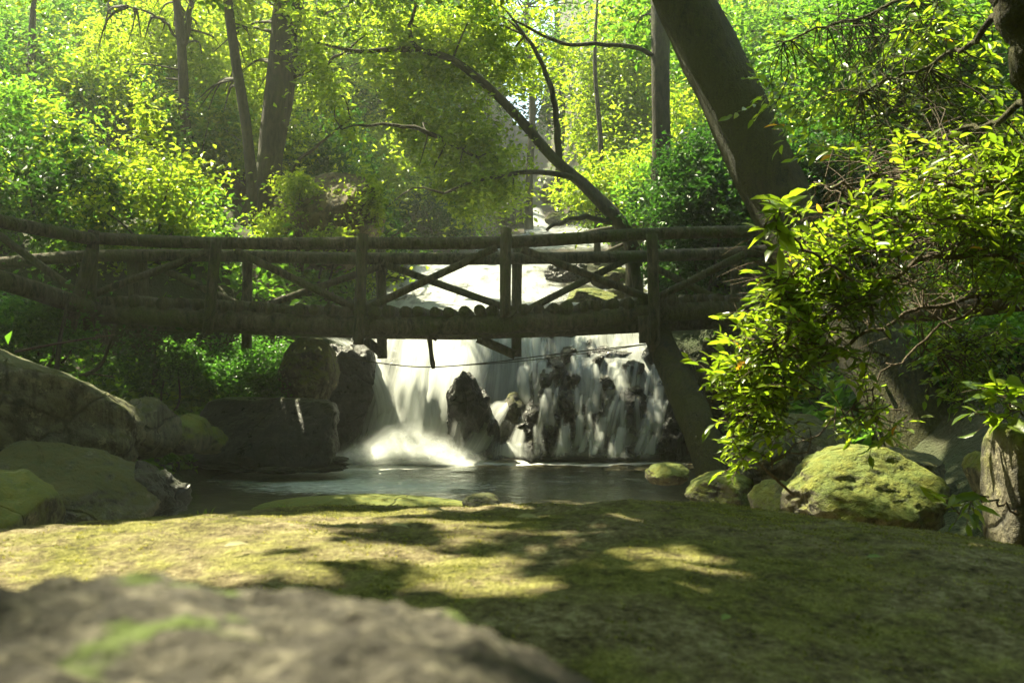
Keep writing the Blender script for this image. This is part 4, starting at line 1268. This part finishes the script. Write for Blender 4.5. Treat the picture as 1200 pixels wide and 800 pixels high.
leafy('leafy_bush', 'bright sunlit bush hanging over the water from the right bank',
      [[(1290, 300, 5.4, 0.03), (1180, 268, 5.2, 0.02), (1080, 265, 5.0, 0.014), (980, 300, 4.9, 0.009), (900, 340, 4.8, 0.008)],
       [(1290, 360, 5.6, 0.02), (1150, 350, 5.3, 0.013), (1040, 380, 5.0, 0.009), (950, 430, 4.9, 0.009), (850, 500, 4.8, 0.006)],
       [(1290, 330, 5.2, 0.02), (1120, 300, 5.0, 0.014), (1000, 350, 4.8, 0.009), (900, 410, 4.7, 0.008)],
       [(1150, 350, 5.3, 0.009), (1060, 420, 5.1, 0.006), (990, 480, 5.0, 0.004), (900, 545, 4.9, 0.005)],
       [(1290, 240, 5.2, 0.02), (1140, 225, 5.1, 0.014), (1040, 205, 5, 0.009), (960, 225, 4.9, 0.006)]],
      [(1050, 250, 5.0, 110, 46, 0.5, 110), (975, 300, 4.9, 80, 46, 0.4, 80), (915, 335, 4.85, 50, 32, 0.25, 55), (925, 390, 4.8, 70, 44, 0.4, 72),
       (890, 440, 4.8, 48, 36, 0.3, 44), (900, 480, 4.8, 55, 40, 0.3, 46), (875, 530, 4.8, 28, 26, 0.2, 10), (985, 420, 5.0, 60, 50, 0.3, 26),
       (1150, 270, 5.2, 80, 50, 0.4, 90), (1100, 330, 5.2, 80, 36, 0.3, 60), (1000, 350, 4.9, 70, 34, 0.3, 60), (1180, 330, 5.2, 50, 30, 0.3, 25), (1120, 170, 5.6, 110, 60, 0.5, 90), (1170, 240, 5.3, 60, 40, 0.4, 60), (1010, 490, 5.0, 50, 30, 0.2, 14), (1040, 190, 5.2, 90, 30, 0.4, 50), (1150, 210, 5.3, 70, 40, 0.4, 60), (860, 430, 4.8, 30, 20, 0.2, 14), (940, 300, 4.8, 70, 60, 0.5, 40)], 1, L=0.070, spray=0.26, wr=0.38, nleaf=10)
leafy('fine_leaved_bush', 'fine leaved sunny bush filling the right edge behind the hanging leaves',
      [[(1330, 420, 7.2, 0.04), (1220, 330, 7.0, 0.025), (1120, 280, 6.8, 0.014), (1040, 260, 6.6, 0.006)],
       [(1330, 430, 7.2, 0.04), (1200, 400, 7.0, 0.025), (1120, 400, 6.8, 0.014), (1075, 420, 6.6, 0.006)],
       [(1330, 300, 7.2, 0.04), (1200, 220, 7.0, 0.02), (1100, 180, 6.8, 0.008)]],
      [(1140, 300, 6.8, 110, 50, 0.5, 130), (1170, 225, 6.9, 90, 50, 0.5, 90), (1130, 400, 6.8, 75, 34, 0.4, 90), (1070, 330, 6.6, 60, 40, 0.4, 45), (1150, 450, 6.7, 60, 26, 0.3, 50)], 7, L=0.065, spray=0.24)
# the tree in the top right corner with its leaves
leafy('corner_tree', 'dark trunk cutting the top right corner with leafy twigs around it',
      [[(1330, 330, 4.6, 0.16), (1245, 120, 4.5, 0.15), (1195, -10, 4.5, 0.14), (1150, -150, 4.5, 0.12)],
       [(1200, 0, 4.5, 0.02), (1120, 60, 5.6, 0.014), (1010, 110, 6.0, 0.006)],
       [(1240, 110, 4.5, 0.02), (1140, 150, 5.4, 0.014), (1020, 180, 5.8, 0.006)],
       [(1180, -60, 4.5, 0.02), (1060, 0, 6.2, 0.014), (920, 50, 6.6, 0.006)]],
      [(1080, 60, 6.2, 110, 55, 0.6, 110), (1100, 140, 6.0, 100, 55, 0.5, 90), (980, 40, 6.6, 80, 40, 0.6, 50), (1000, 130, 6.4, 80, 60, 0.6, 55), (1170, 200, 5.4, 50, 50, 0.4, 36), (905, 110, 7, 30, 30, 0.3, 10)], 2,
      L=0.085, bark='bark_moss', cat='tree')
leafy('leafy_sprig', 'single upright sprig of pale leaves in front of the leaning trunk',
      [[(1000, 330, 4.2, 0.008), (945, 290, 4.1, 0.006), (912, 262, 4.0, 0.003), (905, 240, 4.0, 0.002)]],
      [(912, 256, 4.0, 14, 24, 0.08, 5)], 3, L=0.11, spray=0.2, cat='twig', dirx=-0.3)
leafy('leafy_sprig', 'drooping grey leaved sprig beside the pale stone at right',
      [[(1190, 600, 4.6, 0.006), (1140, 580, 4.5, 0.004), (1105, 588, 4.5, 0.002)]],
      [(1125, 588, 4.5, 26, 12, 0.06, 5)], 4, L=0.12, spray=0.16, wr=0.34, cat='twig', nleaf=5)
leafy('leafy_plant', 'broad leaved plant with sunlit blades above the pale stone',
      [[(1230, 520, 5, 0.008), (1190, 480, 5, 0.006), (1150, 455, 5, 0.003)]],
      [(1170, 470, 5.0, 36, 24, 0.15, 12)], 5, L=0.16, spray=0.2, cat='plant', nleaf=5)
m = MB()
m.tube(px_line([(862, 518), (895, 548), (930, 580)], 4.9, 5.3, 10), np.linspace(0.004, 0.009, 10), 5)
m.tube(px_line([(862, 518), (850, 512)], 4.9, 4.88, 4), 0.003, 4)
tag(m.build('bare_twig', M['twig'], origin=W(930, 580, 5.3)), 'thin bare twig slanting down to the low mossy hump', 'twig')

# leaning prop under the right end of the bridge, with a mossy foot
root = empty('leaning_log', W(838, 575, 11.2), 'dark leaning log propping the right end of the bridge', 'log')
m = MB()
Q = resample(np.array([(*W(a, b, D), r) for a, b, D, r in [(848, 585, 11.2, 0.27), (832, 535, 11.4, 0.22), (806, 470, 11.9, 0.20), (782, 420, 12.5, 0.19), (765, 378, 13.2, 0.18)]]), 26)
m.tube(Q[:, :3], Q[:, 3], 14, 0.12, 2.0, 4)
m.build('trunk', M['bark_moss'], root)
# fallen trunks and sticks
m = MB(); m.tube(px_line([(1060, 372), (1130, 362), (1260, 342)], 8.0, 7.4, 16), np.linspace(0.05, 0.10, 16), 10, 0.08)
tag(m.build('fallen_log', M['twig'], origin=W(1130, 362, 8)), 'pale fallen log lying among leaves at the right edge', 'log')
for i, (pts, D, r, lab) in enumerate([
    ([(18, 412), (70, 402), (135, 392)], 11.5, 0.018, 'pale bare stick rising behind the big angular boulder'),
    ([(66, 440), (70, 400), (82, 345)], 11.8, 0.035, 'thin dark sapling stem standing before the left beam'),
    ([(100, 440), (120, 425), (135, 380)], 12.0, 0.03, 'curved bare stem at the bank under the left post'),
    ([(92, 440), (108, 438), (135, 442)], 11.4, 0.014, 'short pale twig lying behind the boulder top'),
    ([(640, 286), (700, 270), (770, 262), (830, 268)], 21, 0.06, 'fallen branch over the stream behind the top rail'),
    ([(700, 300), (735, 284), (770, 268)], 22, 0.05, 'slanting fallen pole beside the upper stream'),
]):
    m = MB(); P = px_line(pts, D, D, 12)
    m.tube(P, np.linspace(r, r * 0.5, 12), 7, 0.1, 4, i)
    tag(m.build('fallen_branch', M['twig' if r < 0.02 else 'bark'], origin=P[0]), lab, 'branch')

# ------------------------------------------------------------------ small things on the mound
M['leaf_dry'] = leaf_mat('leaf_dry', (0.22, 0.20, 0.10), (0.34, 0.32, 0.18), (0.45, 0.42, 0.26), (1.2, 1.2, 0.9), 0.25, 0.6)
M['leaf_fresh'] = leaf_mat('leaf_fresh', (0.10, 0.17, 0.02), (0.14, 0.22, 0.03), (0.2, 0.28, 0.05), (2, 2, 1), 0.4, 0.5)
for px, py, L, ang, mt, lab in [
    (262, 648, 0.058, 0.6, 'leaf_dry', 'pale dry leaf lying at the edge of a shadow on the mound'),
    (846, 737, 0.040, 0.9, 'leaf_fresh', 'small fresh green leaf on the dark mossy right side'),
    (497, 604, 0.06, 0.1, 'leaf_dry', 'flat leaf near the crest of the mound left of centre'),
    (605, 612, 0.06, 0.0, 'leaf_dry', 'straw coloured leaf just below the crest in the middle'),
    (455, 622, 0.055, -0.3, 'leaf_dry', 'narrow dry leaf among sun flecks below the crest'),
    (1015, 661, 0.04, 0.2, 'leaf_fresh', 'tiny green leaf on the right shoulder of the mound'),
]:
    p = on_mound(px, py) + np.array([0, 0, 0.014])
    V, Fq = blade_mesh(p[None], np.array([[math.cos(ang), math.sin(ang) * 1.2, 0.02]]), np.array([[0.1, -0.25, 1.0]]), np.array([L]), 0.36)
    tag(obj('fallen_leaf', V, Fq, M[mt], origin=p), lab, 'leaf')


def tuft(px, label, n, hmax, seed):
    r = np.random.default_rng(seed)
    x0 = (px - 600) / F * YC
    Vt, Ft = [], []
    for i in range(n):
        x = x0 + r.normal(0, 0.012); y = YC + r.normal(0, 0.02) - 0.03
        b = np.array([x, y, float(mound_z(np.array(x), np.array(y))) - 0.004])
        h = hmax * r.uniform(0.5, 1.0); l = r.normal(0, 0.35, 2) * h
        k = len(Vt)
        Vt += [b - [0.0016, 0, 0], b + [0.0016, 0, 0], b + [l[0] * .4 + .0012, l[1] * .4, h * .6], b + [l[0] * .4 - .0012, l[1] * .4, h * .6], b + [l[0], l[1], h]]
        Ft += [(k, k + 1, k + 2, k + 3), (k + 3, k + 2, k + 4)]
    tag(obj('grass_tuft', Vt, Ft, M['leaf_fresh'], origin=Vt[0]), label, 'grass')


tuft(243, 'tiny grass tuft on the sunlit left crest of the mound', 9, 0.035, 1)
tuft(332, 'short grass sprout on the crest below the dark wedge rock', 5, 0.02, 2)
tuft(745, 'small grass sprout on the shaded crest right of centre', 7, 0.02, 3)

# ------------------------------------------------------------------ thin haze added for soft bloom
def make_haze():
    bm = bmesh.new()
    bmesh.ops.create_cube(bm, size=1)
    for v in bm.verts:
        v.co = Vector((v.co.x * 180, 55 + v.co.y * 160, 30 + v.co.z * 66))
    me = bpy.data.meshes.new('haze'); bm.to_mesh(me); bm.free()
    mt = bpy.data.materials.new('haze'); mt.use_nodes = True
    t = mt.node_tree; t.nodes.clear()
    o_ = t.nodes.new('ShaderNodeOutputMaterial'); v = t.nodes.new('ShaderNodeVolumePrincipled')
    v.inputs['Color'].default_value = (0.92, 0.95, 0.88, 1); v.inputs['Density'].default_value = HAZE; v.inputs['Anisotropy'].default_value = 0.5
    t.links.new(v.outputs[0], o_.inputs[1])
    me.materials.append(mt)
    h = bpy.data.objects.new('haze', me); COL.objects.link(h)
    tag(h, 'thin haze added over the wooded gorge for a soft bloom', 'haze', kind='stuff')


HAZE = 0.002
make_haze()
